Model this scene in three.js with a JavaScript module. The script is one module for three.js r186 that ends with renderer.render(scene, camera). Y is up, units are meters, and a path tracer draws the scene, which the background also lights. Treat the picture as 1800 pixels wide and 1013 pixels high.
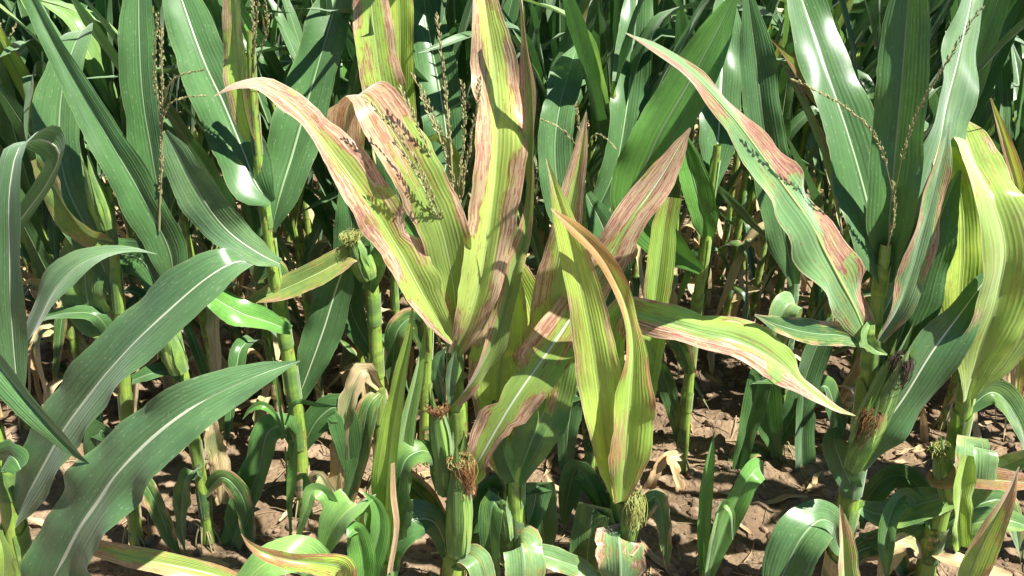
import * as THREE from 'three';
import { Sky } from 'three/addons/objects/Sky.js';
import { mergeGeometries } from 'three/addons/utils/BufferGeometryUtils.js';

// ---------------------------------------------------------------- camera, sky, sun, exposure
const scene = new THREE.Scene();
const camera = new THREE.PerspectiveCamera(42.02, 16 / 9, 0.05, 400);
camera.position.set(0, 1.5, 0);
camera.rotation.set(-25 * Math.PI / 180, 0, 0);

const SUN_ELEVATION = 57, SUN_AZIMUTH = 68;              // degrees; azimuth turned from behind the camera towards its right
const el = SUN_ELEVATION * Math.PI / 180, az = SUN_AZIMUTH * Math.PI / 180;
const sunDir = new THREE.Vector3(Math.cos(el) * Math.sin(az), Math.sin(el), Math.cos(el) * Math.cos(az));
const sky = new Sky();
sky.name = 'sky'; sky.userData.kind = 'structure';
sky.scale.setScalar(300);
sky.material.uniforms.sunPosition.value.copy(sunDir);
sky.material.uniforms.turbidity.value = 2;
sky.material.uniforms.rayleigh.value = 0.4;
sky.material.uniforms.mieCoefficient.value = 0.003;
scene.add(sky);
scene.environmentIntensity = 0.1;
const sun = new THREE.DirectionalLight(new THREE.Color(1, 0.955, 0.88), 5);
sun.name = 'sun';
sun.position.copy(sunDir).multiplyScalar(20).add(new THREE.Vector3(0, 0, -3));
sun.target.position.set(0, 0, -3);
sun.castShadow = true;
sun.shadow.mapSize.set(4096, 4096);
Object.assign(sun.shadow.camera, { left: -8, right: 8, top: 8, bottom: -8, near: 1, far: 50 });
scene.add(sun, sun.target);

const renderer = new THREE.WebGLRenderer({ antialias: true });
renderer.setSize(1024, 576);
renderer.toneMapping = THREE.LinearToneMapping;
renderer.toneMappingExposure = 2.8;
renderer.shadowMap.enabled = true;

// ---------------------------------------------------------------- random numbers and noise
function rng(seed) { let a = seed >>> 0; return () => { a = (a + 0x6D2B79F5) | 0; let t = Math.imul(a ^ (a >>> 15), 1 | a); t = (t + Math.imul(t ^ (t >>> 7), 61 | t)) ^ t; return ((t ^ (t >>> 14)) >>> 0) / 4294967296; }; }
const LAT = new Float32Array(65536); { const r = rng(91); for (let i = 0; i < 65536; i++) LAT[i] = r(); }
function vn(x, y) {                                        // value noise, 0..1
  const xi = Math.floor(x), yi = Math.floor(y), fx = x - xi, fy = y - yi;
  const a = xi & 255, b = (xi + 1) & 255, c = (yi & 255) << 8, d = ((yi + 1) & 255) << 8;
  const u = fx * fx * (3 - 2 * fx), v = fy * fy * (3 - 2 * fy);
  const p = LAT[a + c] + (LAT[b + c] - LAT[a + c]) * u, q = LAT[a + d] + (LAT[b + d] - LAT[a + d]) * u;
  return p + (q - p) * v;
}
const fbm = (x, y, o = 4) => { let s = 0, a = .5, t = 0; for (let i = 0; i < o; i++) { s += a * vn(x, y); t += a; x = x * 2.03 + 17.1; y = y * 2.03 + 5.7; a *= .5; } return s / t; };
const sm = (a, b, x) => { x = Math.min(1, Math.max(0, (x - a) / (b - a))); return x * x * (3 - 2 * x); };
const mix3 = (o, c, k) => { o[0] += (c[0] - o[0]) * k; o[1] += (c[1] - o[1]) * k; o[2] += (c[2] - o[2]) * k; };
const toS = (v) => { v = Math.min(1, Math.max(0, v)); return 255 * (v <= .0031308 ? 12.92 * v : 1.055 * Math.pow(v, 1 / 2.4) - .055); };
const SRGB = new Uint8Array(4097); for (let i = 0; i <= 4096; i++) SRGB[i] = Math.round(toS(i / 4096));
const enc = (v) => SRGB[v <= 0 ? 0 : v >= 1 ? 4096 : (v * 4096) | 0];

function texture(w, h, fill, colour = true) {
  const data = new Uint8Array(w * h * 4);
  for (let y = 0, k = 0; y < h; y++) for (let x = 0; x < w; x++, k += 4) { const c = fill(x / w, y / h, x, y); data[k] = enc(c[0]); data[k + 1] = enc(c[1]); data[k + 2] = enc(c[2]); data[k + 3] = 255; if (!colour) data[k] = data[k + 1] = data[k + 2] = Math.max(0, Math.min(255, c[0] * 255)); }
  const t = new THREE.DataTexture(data, w, h);
  t.wrapS = t.wrapT = THREE.RepeatWrapping; t.magFilter = THREE.LinearFilter; t.minFilter = THREE.LinearMipmapLinearFilter; t.generateMipmaps = true;
  if (colour) t.colorSpace = THREE.SRGBColorSpace;
  t.needsUpdate = true;
  return t;
}

// ---------------------------------------------------------------- leaf materials
const TAN = [.62, .47, .29], PINK = [.47, .215, .17], MAROON = [.25, .045, .045], BROWN = [.26, .12, .04], ORANGE = [.5, .25, .05], STRAW = [.5, .38, .21], GREY = [.3, .25, .18];
const GREEN = [.046, .122, .03], DEEP = [.036, .108, .018], LIME = [.25, .40, .045], YEL = [.45, .47, .07], OLIVE = [.18, .27, .04], PALE = [.13, .25, .08], BLUE = [.06, .142, .045], SHOOT = [.16, .33, .07];
// a: colour, b: colour it drifts to in blotches, edge/tip: how far lesions come in from the margin and from the tip, red: share of red flecks, dry: share bleached to tan
function leafTexture(o, seed, W = o.edge > .3 || o.tip > .3 ? 256 : 160, H = o.edge > .3 || o.tip > .3 ? 768 : 512) {
  const r = rng(seed), ox = r() * 200, oy = r() * 200, c = [0, 0, 0];
  const specks = new Uint8Array(W * H);
  for (let i = 0; i < 2 * (o.specks ?? 90); i++) { const x = 2 + Math.floor(r() * (W - 6)), y = 2 + Math.floor(r() * (H - 8)), l = 1 + Math.floor(r() * 4); for (let k = 0; k < l; k++) { specks[(y + k) * W + x] = 150 + 100 * r(); if (r() > .5) specks[(y + k) * W + x + 1] = 140; } }
  return texture(W, H, (u, v, x, y) => {
    const s = 2 * u - 1, m = Math.abs(s);
    c[0] = o.a[0]; c[1] = o.a[1]; c[2] = o.a[2];
    const blotch = fbm(u * 3 + ox, v * 5 + oy, 3);
    mix3(c, o.b, sm(.38, .68, blotch) * (o.mixb ?? .6));
    const stripe = vn(u * 26 + ox, v * 2.2 + oy), fine = vn(u * 90 + ox, v * 7 + oy);
    let k = 1.3 * (1 + (stripe - .5) * .2 + (fine - .5) * .16 + (fbm(u * 12 + ox, v * 40 + oy, 2) - .5) * .24 + (blotch - .5) * .35);
    const vein = Math.abs(((u * 11) % 1) - .5); if (vein < .05) k *= 1.06;
    c[0] *= k; c[1] *= k; c[2] *= k;
    if (o.edge || o.tip) {
      const strip = Math.floor(u * 58 + .7 * vn(v * 30, u * 9)), uq = strip * 3.7, run = vn(uq + ox, v * 16 + oy), run2 = vn(uq * 1.9 + oy, v * 44 + ox), patch = fbm(u * 3 + oy, v * 6 + ox, 4), wide = vn(u * 22 + ox, v * 9 + oy);
      const e = (o.asym ? (s > 0 ? 1.5 * sm(o.asym[0] - .12, o.asym[0], v) * (1 - sm(o.asym[1], o.asym[1] + .2, v)) + .15 : .3) : 1) * (o.edge || 0) * 1.3 * Math.pow(m, o.asym ? 1.1 : 2.3) * (.04 + 1.5 * sm(.28, .66, fbm(v * 8 + ox, s > 0 ? 3.3 + oy : 8.8 + oy, 3))), t = (o.tip || 0) * Math.pow(v, 2.2) * 1.15;
      const L = e + t + (patch - .5) * 1.25 + (run - .5) * .42 + (wide - .5) * .25 - (m < .1 ? .25 : 0);
      mix3(c, YEL, sm(.12, .4, L) * .45);
      if (L > .34) mix3(c, run2 > .5 ? MAROON : [.36, .10, .06], sm(.34, .42, L) * (.3 + .6 * (o.red ?? .4)) * (run2 > .3 ? 1 : .3));
      mix3(c, run2 > .62 ? PINK : wide > .42 ? TAN : run2 > .35 ? [.5, .33, .19] : BROWN, sm(.44, .54, L) * (.25 + .75 * (o.dry ?? .7)));
      if (o.orange) mix3(c, ORANGE, sm(.3, .6, L) * o.orange);
      if (run2 > .84 && L > .02) mix3(c, MAROON, .75 * (o.red ?? .4));
    }
    if (o.bleach) mix3(c, TAN, sm(.5, .8, fbm(u * 5 + oy, v * 3 + ox, 3)) * o.bleach * .8);
    if (m > .965) mix3(c, o.edge ? TAN : [.22, .27, .1], .4);
    const q = specks[y * W + x]; if (q) mix3(c, [.42, .45, .3], q / 420);
    if (m < .03 && !o.norib) mix3(c, [.3, .38, .2], .55);
    return c;
  });
}
const stripes = texture(256, 256, (u, v) => { const a = vn(u * 30, v * 2 + 9), b = vn(u * 96, v * 4), rib = .5 + .5 * Math.sin(u * Math.PI * 2 * 14); return [.45 * a + .2 * b + .25 * rib + .1 * vn(u * 20, v * 30), 0, 0]; }, false);
const LEAFSPEC = {
  dark1: { a: GREEN, b: DEEP }, dark2: { a: GREEN, b: [.052, .135, .035] }, dark3: { a: [.042, .115, .026], b: DEEP, specks: 140 }, dark4: { a: [.062, .15, .04], b: GREEN, specks: 160 },
  blue1: { a: BLUE, b: [.07, .158, .052], specks: 260 }, blue2: { a: BLUE, b: [.068, .152, .05], specks: 220 }, blue3: { a: [.068, .158, .048], b: BLUE, specks: 140 },
  dgr1: { a: DEEP, b: OLIVE, mixb: .3 }, dgr2: { a: DEEP, b: GREEN }, dgr3: { a: [.07, .16, .035], b: OLIVE, mixb: .5 }, dgr4: { a: [.06, .16, .028], b: DEEP }, dgr5: { a: DEEP, b: [.06, .13, .03], edge: .35, dry: .5 }, dgr6: { a: [.07, .21, .025], b: [.09, .23, .03] },
  lime1: { a: OLIVE, b: LIME }, lime2: { a: LIME, b: [.24, .36, .05] }, lime3: { a: [.13, .25, .05], b: LIME, mixb: .5 }, lime4: { a: [.31, .44, .08], b: LIME, edge: .45, red: .3, dry: .5 }, lime5: { a: [.28, .42, .045], b: YEL, mixb: .4, edge: .2, red: .3 },
  lime6: { a: [.34, .47, .07], b: LIME, edge: .25, dry: .4, red: .1 }, lime7: { a: [.15, .28, .045], b: LIME, mixb: .5, edge: .2, red: .3, dry: .3 }, lime8: { a: LIME, b: [.17, .3, .05], tip: .25, dry: .6, red: .2 }, lime9: { a: [.2, .32, .045], b: [.25, .36, .06], edge: .25, red: .3, bleach: .25 },
  yel1: { a: YEL, b: OLIVE, edge: .4, orange: .5, dry: .3, red: .3 }, olive: { a: [.17, .24, .045], b: [.1, .18, .04], edge: .3, tip: .35, red: .2, dry: .4 },
  pale1: { a: PALE, b: [.15, .26, .1], edge: .35, dry: .7, red: .1 }, pale2: { a: PALE, b: [.17, .28, .1], edge: .25, dry: .6, red: .2 }, pale3: { a: [.11, .21, .08], b: PALE, edge: .6, dry: .8, red: .4 }, pale4: { a: [.10, .2, .08], b: [.14, .24, .1] },
  pink1: { a: [.09, .18, .07], b: PALE, edge: .6, red: .7, dry: .4 }, shine: { a: [.07, .15, .06], b: [.1, .18, .06] }, lshoot: { a: SHOOT, b: [.2, .37, .08], mixb: .5 },
  red1: { a: BROWN, b: [.12, .14, .04], edge: .6, tip: .3, red: .8, dry: .2 }, red2: { a: LIME, b: YEL, edge: .35, tip: .75, red: .9, dry: .1, orange: .4 },
  dry1: { a: STRAW, b: [.1, .14, .05], mixb: .8, tip: .4, dry: .9, red: .1 }, dry2: { a: STRAW, b: BROWN, mixb: .6 },
  bl1: { a: [.24, .33, .06], b: LIME, edge: .75, tip: .85, red: .55, dry: .85 }, bl2: { a: [.2, .3, .05], b: OLIVE, edge: .7, tip: .85, red: .6, dry: .8, orange: .15 }, bl3: { a: [.36, .47, .10], b: [.30, .42, .07], edge: .8, tip: .35, red: .7, dry: .6 }, bl4: { a: [.18, .28, .06], b: OLIVE, edge: .75, tip: .55, red: .75, dry: .45 },
  bl5: { a: [.2, .33, .055], b: OLIVE, edge: 1.0, tip: .55, red: .9, dry: .7 }, bl6: { a: [.3, .41, .09], b: LIME, edge: .7, tip: .4, red: .6, dry: .65 }, bl7: { a: [.27, .42, .05], b: LIME, edge: .35, tip: .75, red: .35, dry: .35, orange: .65 }, bl8: { a: [.2, .34, .08], b: LIME, edge: .95, tip: .1, red: .5, dry: .95, asym: [.42, .8] },
  bl9: { a: [.11, .24, .07], b: PALE, edge: .95, tip: .15, red: 1, dry: .15, asym: [.12, .55] }, bl10: { a: [.22, .33, .06], b: OLIVE, edge: .35, tip: .75, red: .2, dry: .6, orange: .3 }, bl11: { a: [.26, .38, .06], b: LIME, edge: .6, tip: .3, red: .75, dry: .55 },
};
const leafMats = {};
function leafMat(key) {
  if (leafMats[key]) return leafMats[key];
  const o = LEAFSPEC[key], dry = key.startsWith('dry');
  return leafMats[key] = new THREE.MeshPhysicalMaterial({ name: 'corn leaf ' + key, map: leafTexture(o, 1000 + Object.keys(LEAFSPEC).indexOf(key) * 7), bumpMap: stripes, bumpScale: .0011, roughness: .92, clearcoat: dry ? .03 : .62, clearcoatRoughness: .31, transmission: dry ? .15 : /dark|blue|dgr|shine/.test(key) ? .3 : .4, thickness: 0, ior: 1.4, side: THREE.DoubleSide });
}
const plain = (name, c, rough = .6, extra = {}) => new THREE.MeshPhysicalMaterial({ name, color: new THREE.Color().setRGB(...c), roughness: rough, side: THREE.DoubleSide, ...extra });
const ribWhite = plain('pale midrib', [.5, .55, .38], .5, { clearcoat: .3, clearcoatRoughness: .35 }), ribMat = plain('midrib', [.2, .3, .14], .5, { clearcoat: .3, clearcoatRoughness: .35 }), ribLime = plain('midrib light', [.33, .43, .14], .5, { clearcoat: .3, clearcoatRoughness: .35 });
const stalkTex = texture(128, 512, (u, v) => { const f = vn(u * 40, v * 3), p = fbm(u * 4 + 3, v * 6, 3), c = [.2, .32, .05]; mix3(c, [.27, .38, .06], sm(.4, .7, p)); mix3(c, [.16, .28, .05], sm(.55, .8, fbm(u * 3 + 40, v * 5 + 9, 3)) * .7); const k = .85 + .3 * f; c[0] *= k; c[1] *= k; c[2] *= k; mix3(c, [.15, .075, .045], sm(.54, .7, fbm(u * 8 + 70, v * 12 + 30, 4)) * .7); if (vn(u * 60, v * 90) > .9) mix3(c, BROWN, .5); return c; });
const stalkMat = new THREE.MeshPhysicalMaterial({ name: 'corn stalk', map: stalkTex, bumpMap: stripes, bumpScale: .0008, roughness: .5, clearcoat: .25, clearcoatRoughness: .4 });
const nodeMat = plain('stalk node', [.3, .36, .08], .55), rootMat = plain('brace root', [.3, .27, .13], .8);
const huskTex = texture(128, 256, (u, v) => { const f = vn(u * 46, v * 2), p = fbm(u * 5 + 7, v * 4, 3), c = [.17, .3, .06]; mix3(c, [.26, .36, .09], sm(.35, .7, p)); const k = .75 + .5 * f; c[0] *= k; c[1] *= k; c[2] *= k; if (vn(u * 50, v * 60) > .92) mix3(c, BROWN, .35); return c; });
const huskMat = new THREE.MeshPhysicalMaterial({ name: 'ear husk', map: huskTex, bumpMap: stripes, bumpScale: .0012, roughness: .6 });
const silkMats = { brown: plain('brown silk', [.2, .085, .03], .6), green: plain('green silk', [.42, .45, .12], .5, { transmission: .3, thickness: 0 }), tan: plain('tan silk', [.38, .25, .08], .6), black: plain('withered silk', [.035, .018, .012], .7), rust: plain('rusty silk', [.2, .1, .035], .6) };
const tasselMat = plain('tassel', [.27, .25, .11], .8), tasselRed = plain('tassel reddish', [.25, .17, .1], .8);

// ---------------------------------------------------------------- geometry helpers
const V = (x, y, z) => new THREE.Vector3(x, y, z);
function sheet(rows, cols, at, uvAt) {
  const pos = new Float32Array(rows * cols * 3), uv = new Float32Array(rows * cols * 2), idx = [], p = V(0, 0, 0);
  for (let i = 0, k = 0; i < rows; i++) for (let j = 0; j < cols; j++, k++) {
    at(i, j, p); pos[k * 3] = p.x; pos[k * 3 + 1] = p.y; pos[k * 3 + 2] = p.z;
    const [a, b] = uvAt(i, j); uv[k * 2] = a; uv[k * 2 + 1] = b;
    if (i < rows - 1 && j < cols - 1) { const a0 = k, b0 = k + 1, c0 = k + cols, d0 = c0 + 1; idx.push(a0, c0, b0, b0, c0, d0); }
  }
  const g = new THREE.BufferGeometry();
  g.setAttribute('position', new THREE.BufferAttribute(pos, 3)); g.setAttribute('uv', new THREE.BufferAttribute(uv, 2)); g.setIndex(idx); g.computeVertexNormals();
  return g;
}
// points [x, y, z, width]; nA, nB: which way the blade's face looks at its foot and at its tip
function leafGeometry(pts, nA, nB, fold, wave, o = {}) {
  const segs = o.segs ?? 40, cols = (o.cols ?? 10) + 1, r = rng(o.seed ?? 1), half = (cols - 1) / 2;
  const curve = new THREE.CatmullRomCurve3(pts.map((p) => V(p[0], p[1], p[2])), false, 'centripetal');
  const at = [0]; { const n = pts.length - 1; let acc = 0; const l = [0]; for (let i = 1; i <= n; i++) { acc += V(pts[i][0] - pts[i - 1][0], pts[i][1] - pts[i - 1][1], pts[i][2] - pts[i - 1][2]).length(); l.push(acc); } for (let i = 1; i <= n; i++) at[i] = l[i] / acc; at.total = acc; }
  const width = (t) => { let i = 0; while (i < at.length - 2 && t > at[i + 1]) i++; const f = (t - at[i]) / (at[i + 1] - at[i]); const w = (k) => pts[Math.max(0, Math.min(pts.length - 1, k))][3]; const a = w(i - 1), b = w(i), c = w(i + 1), d = w(i + 2); return Math.max(.0008, .5 * (2 * b + (c - a) * f + (2 * a - 5 * b + 4 * c - d) * f * f + (3 * b - a - 3 * c + d) * f * f * f)); };
  const A = V(...nA).normalize(), B = V(...nB).normalize(), L = at.total;
  const ph = [r() * 7, r() * 7, r() * 7, r() * 7], ns = r() * 90;
  const P = [], N = [], S = [], Wd = [];
  for (let i = 0; i <= segs; i++) {
    const t = i / segs, p = curve.getPointAt(t), T = curve.getTangentAt(t), n = A.clone().lerp(B, Math.pow(t, o.late || 1));
    if (o.frame) n.copy(o.frame(t, T));
    n.addScaledVector(T, -n.dot(T)).normalize();
    P.push(p); N.push(n); S.push(new THREE.Vector3().crossVectors(T, n).normalize()); Wd.push(width(t));
  }
  for (let i = 0; i <= segs; i++) { const t = i / segs, T = curve.getTangentAt(t), q = (o.turn ?? .5) * (vn(t * 4 + ns, 31.7) - .5) * sm(.05, .3, t); N[i].applyAxisAngle(T, q); S[i].applyAxisAngle(T, q); }
  const F = fold * Math.PI / 180, BF = (o.bf ?? 48) * Math.PI / 180, rag = o.rag || 0;
  const g = sheet(segs + 1, cols, (i, j, p) => {
    const t = i / segs, s = (j - half) / half, m = Math.abs(s), side = s < 0 ? 0 : 1, sgn = Math.sign(s);
    const f = F * (.55 + 1.1 * vn(t * 5 + ns, 17.3)) + (BF - F) * Math.pow(1 - Math.min(1, t * 6), 2);
    let h = Wd[i] / 2;
    h *= 1 + (vn(t * 9 + ns, side * 7.7) - .5) * .16 + (vn(t * 60 + ns, side * 2.7) - .5) * .05;
    if (rag) { const q = vn(t * 26 + ns, side * 5.1 + 2), e = vn(t * 7 + ns, side * 3.3); h *= 1 - rag * (.16 * sm(.5, .9, q) + .42 * sm(.66, .8, e)); }
    const a = f * (1 - .35 * m), len = m * h;
    const ev = wave * h * .2 * m * m * (Math.sin(t * L * 22 + ph[side]) + .6 * Math.sin(t * L * 47 + ph[side + 2]) + 1.2 * (vn(t * L * 18 + ns, side * 9 + m) - .5)) * sm(0, .12, t);
    const body = wave * h * .16 * (vn(t * L * 12 + ns, s * 1.3 + 4) - .5);
    p.copy(P[i]).addScaledVector(S[i], sgn * len * Math.cos(a)).addScaledVector(N[i], len * Math.sin(a) + ev + body);
  }, (i, j) => [j / (cols - 1), i / segs]);
  const rib = sheet(segs + 1, 5, (i, j, p) => {
    const w = Math.min(.0052, Math.max(.0004, Wd[i] * .042)) * (1 - .55 * i / segs), k = j * Math.PI / 2;
    p.copy(P[i]).addScaledVector(S[i], Math.cos(k) * w).addScaledVector(N[i], Math.sin(k) * w * (Math.sin(k) > 0 ? .34 : .6) + wave * Wd[i] * .05 * (vn(i / segs * L * 12 + ns, 4) - .5));
  }, (i, j) => [j / 4, i / segs]);
  return { blade: g, rib };
}
function tube(pts, sides, rad, uvl = 1) {                   // pts: Vector3[], rad(t) in metres
  const c = pts.length > 2 ? new THREE.CatmullRomCurve3(pts, false, 'centripetal') : new THREE.LineCurve3(pts[0], pts[1]);
  const n = tube.n || 12, up = V(.31, .05, .95);
  const P = [], X = [], Y = [];
  for (let i = 0; i <= n; i++) { const t = i / n, T = c.getTangentAt(t), x = new THREE.Vector3().crossVectors(T, up).normalize(); P.push(c.getPointAt(t)); X.push(x); Y.push(new THREE.Vector3().crossVectors(T, x)); }
  return sheet(n + 1, sides + 1, (i, j, p) => { const a = j / sides * Math.PI * 2, q = rad(i / n); p.copy(P[i]).addScaledVector(X[i], Math.cos(a) * q).addScaledVector(Y[i], Math.sin(a) * q); }, (i, j) => [j / sides, i / n * uvl]);
}
const withN = (n, f) => { tube.n = n; const g = f(); tube.n = 0; return g; };
const used = {};
function numbered(n) { const k = used[n] = (used[n] ?? -1) + 1; return k ? n + '_' + String(k).padStart(3, '0') : n; }
function part(name, g, m, parent) { const o = new THREE.Mesh(g, m); o.name = name; o.castShadow = o.receiveShadow = true; parent.add(o); return o; }

function addStalk(root, pts, sides = 14, detail = true, seed = 1) {   // pts [x, y, z, r] from the ground up
  const r = rng(seed * 13 + 5), P = pts.map((p) => V(p[0], p[1], p[2])), L = P.at(-1).y - P[0].y;
  const c = new THREE.CatmullRomCurve3(P, false, 'centripetal');
  const nodes = []; for (let y = .07 + r() * .03; y < L - .04; y += .13 + .05 * r()) nodes.push(y / L);
  const at = pts.map((p) => (p[1] - P[0].y) / L);
  const rad = (t) => { let i = 0; while (i < at.length - 2 && t > at[i + 1]) i++; const f = Math.min(1, Math.max(0, (t - at[i]) / (at[i + 1] - at[i]))); let q = pts[i][3] + (pts[i + 1][3] - pts[i][3]) * f; let k = 0, prev = 0, next = 1; for (const n of nodes) { if (n <= t) prev = n; else { next = n; break; } } k = (t - prev) / Math.max(.01, next - prev); return q * (1.05 - .1 * k); };
  const g = withN(detail ? 56 : 20, () => tube(P, sides, rad, L / .3));
  const s = part('stalk', g, stalkMat, root);
  if (detail) for (const n of nodes) { const p = c.getPointAt(n), T = c.getTangentAt(n), q = rad(n - .001); const ring = new THREE.LatheGeometry([[.9, -.007], [1.01, -.003], [1.035, 0], [1.01, .003], [.9, .007]].map(([a, y]) => new THREE.Vector2(a * q, y)), 14); const m = part('node', ring, nodeMat, s); m.position.copy(p); m.quaternion.setFromUnitVectors(V(0, 1, 0), T); }
  if (detail) nodes.forEach((n, k) => {                     // leaf sheaths wrapped round each joint, slit open on one side
    const t1 = Math.min(.995, n + (.55 + .35 * r()) * ((nodes[k + 1] ?? 1) - n)), a0 = r() * 6.283, open = 4.6 + 1.2 * r(), up = V(.31, .05, .95), ph = r() * 9;
    const g = sheet(7, 11, (i, j, p) => { const f = i / 6, cut = f * (1 - .25 * vn(j * .9 + ph, 2)), t = n + (t1 - n) * cut, T = c.getTangentAt(t), x = new THREE.Vector3().crossVectors(T, up).normalize(), y = new THREE.Vector3().crossVectors(T, x), a = a0 + j / 10 * open, q = rad(Math.max(0, n + (t1 - n) * cut * .5)) * (1.05 + .05 * f + .07 * f * vn(j * .7 + ph, f * 3)); p.copy(c.getPointAt(t)).addScaledVector(x, Math.cos(a) * q).addScaledVector(y, Math.sin(a) * q); }, (i, j) => [.1 + j / 14, i / 6]);
    part('sheath', g, leafMat(n * L < .2 ? (r() < .7 ? 'dry1' : 'dgr5') : r() < .15 ? 'pink1' : r() < .5 ? 'lime3' : 'lime1'), s);
  });
  if (detail) { const roots = []; for (let k = 0; k < 8; k++) { const a = k / 8 * 6.283 + r(), q = pts[0][3]; roots.push(withN(4, () => tube([V(P[0].x + Math.cos(a) * q * .8, .04 + .02 * r(), P[0].z + Math.sin(a) * q * .8), V(P[0].x + Math.cos(a) * q * 1.7, .015, P[0].z + Math.sin(a) * q * 1.7), V(P[0].x + Math.cos(a) * q * 2.1, -.03, P[0].z + Math.sin(a) * q * 2.1)], 5, (t) => .0024 * (1 - .4 * t)))); } part('brace_roots', mergeGeometries(roots), rootMat, s); }
  return s;
}
function spikelets(pts, rad, step, seed, start = 0) {
  const r = rng(seed), c = new THREE.CatmullRomCurve3(pts, false, 'centripetal'), L = c.getLength(), out = [withN(14, () => tube(pts, 4, (t) => rad * (1 - .7 * t)))];
  const grain = new THREE.OctahedronGeometry(1, 0); grain.scale(.0017, .0048, .0017); const idx = []; for (let i = 0; i < grain.attributes.position.count; i++) idx.push(i); grain.setIndex(idx);
  for (let d = start * L; d < L; d += step * (.8 + .4 * r())) { const t = d / L, p = c.getPointAt(t), T = c.getTangentAt(t), a = r() * 6.283, sd = V(Math.cos(a), .3 * r(), Math.sin(a)).normalize(); const q = new THREE.Quaternion().setFromUnitVectors(V(0, 1, 0), T.clone().multiplyScalar(2.2).add(sd).normalize()); out.push(grain.clone().applyMatrix4(new THREE.Matrix4().compose(p.addScaledVector(sd, .003), q, V(1, 1, 1).multiplyScalar(.8 + .5 * r())))); }
  return mergeGeometries(out);
}
function addTassel(root, base, tip, branches, seed, red) {
  const m = red ? tasselRed : tasselMat, mid = base.clone().lerp(tip, .5).add(V(.006, 0, .004));
  const t = part('tassel', spikelets([base, mid, tip], .0028, .003, seed, .2), m, root);
  branches.forEach((b, i) => part('branch', spikelets(b, .0011, .0036, seed + i + 1, .2), m, t));
  return t;
}
function addEar(root, e, seed) {
  const a = V(...e.a), b = V(...e.b), ax = b.clone().sub(a), L = ax.length(), r = rng(seed), T = ax.clone().normalize();
  const prof = [[.35, 0], [.75, .06], [.96, .2], [1, .4], [.9, .62], [.66, .8], [.4, .92], [.1, 1]].map(([q, y]) => new THREE.Vector2(q * e.r, y * L));
  const g = new THREE.LatheGeometry(new THREE.SplineCurve(prof).getPoints(16), 22), p = g.attributes.position;
  for (let i = 0; i < p.count; i++) { const x = p.getX(i), z = p.getZ(i), an = Math.atan2(z, x), k = 1 + .035 * Math.sin(an * 7 + p.getY(i) * 12) + .05 * Math.sin(an * 2 + seed); p.setX(i, x * k); p.setZ(i, z * k); }
  g.computeVertexNormals();
  const q = new THREE.Quaternion().setFromUnitVectors(V(0, 1, 0), T);
  const o = new THREE.Group(); o.name = 'ear'; o.position.copy(a); o.quaternion.copy(q); root.add(o);
  part('husk', g, huskMat, o);
  for (let k = 0; k < 4; k++) { const an = k * 1.57 + .6 * r(), rr = e.r; const f = (y, q2, w) => [Math.cos(an) * rr * q2, y * L, Math.sin(an) * rr * q2, w]; const lg = leafGeometry([f(.05, .95, rr * 1.2), f(.4, 1.07, rr * 1.7), f(.72, .92, rr * 1.3), f(.95, .6 + .2 * r(), rr * .7), f(1.12 + .2 * r(), .5 + .5 * r(), .0015)], [Math.cos(an), .1, Math.sin(an)], [Math.cos(an), .2, Math.sin(an)], -24, .3, { segs: 14, cols: 6, bf: -24, seed: seed + k }); part('husk_leaf', lg.blade, leafMat('lime3'), o); }
  if (e.silk) {
    const inv = q.clone().invert(), mk = (n, key, len, dx, dy) => {
      const out = [];
      for (let i = 0; i < n; i++) {
        const sp = e.r * (.06 + .3 * r()), an = r() * 6.283, l = len * (.5 + .6 * r());
        const p0 = V(Math.cos(an) * sp * .5, L * .93, Math.sin(an) * sp * .5);
        const off = V(dx * (.4 + .8 * r()) + (r() - .5) * l * .42, -dy * (.3 + 1.0 * r()), (.1 + .5 * r()) * l * .5).applyQuaternion(inv), rise = l * (.1 + .2 * r());
        const p1 = V(Math.cos(an) * sp * 2.6, L * .98 + rise, Math.sin(an) * sp * 2.6), p2 = p1.clone().addScaledVector(off, .55).add(V((r() - .5) * .016, 0, (r() - .5) * .016)), p3 = p0.clone().add(V(0, rise * .4, 0)).add(off).add(V((r() - .5) * .02, (r() - .5) * .02, (r() - .5) * .02));
        out.push(withN(9, () => tube([p0, p1, p2, p3], 3, () => .00045 + .0002 * r())));
      }
      part('silk', mergeGeometries(out), silkMats[key], o);
    };
    if (e.silk === 'mixed') { mk(120, 'green', e.sl * .8, e.sx * .2, e.sy * .2); mk(190, 'brown', e.sl, e.sx * 1.5, e.sy * 1.3); mk(60, 'tan', e.sl, e.sx, e.sy); }
    else if (e.silk === 'black') mk(260, 'black', e.sl, e.sx, e.sy);
    else if (e.silk === 'brown') { mk(190, 'brown', e.sl, e.sx, e.sy); mk(60, 'tan', e.sl, e.sx, e.sy); }
    else mk(e.silk === 'green' ? 240 : 150, e.silk, e.sl, e.sx, e.sy);
  }
}

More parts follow.
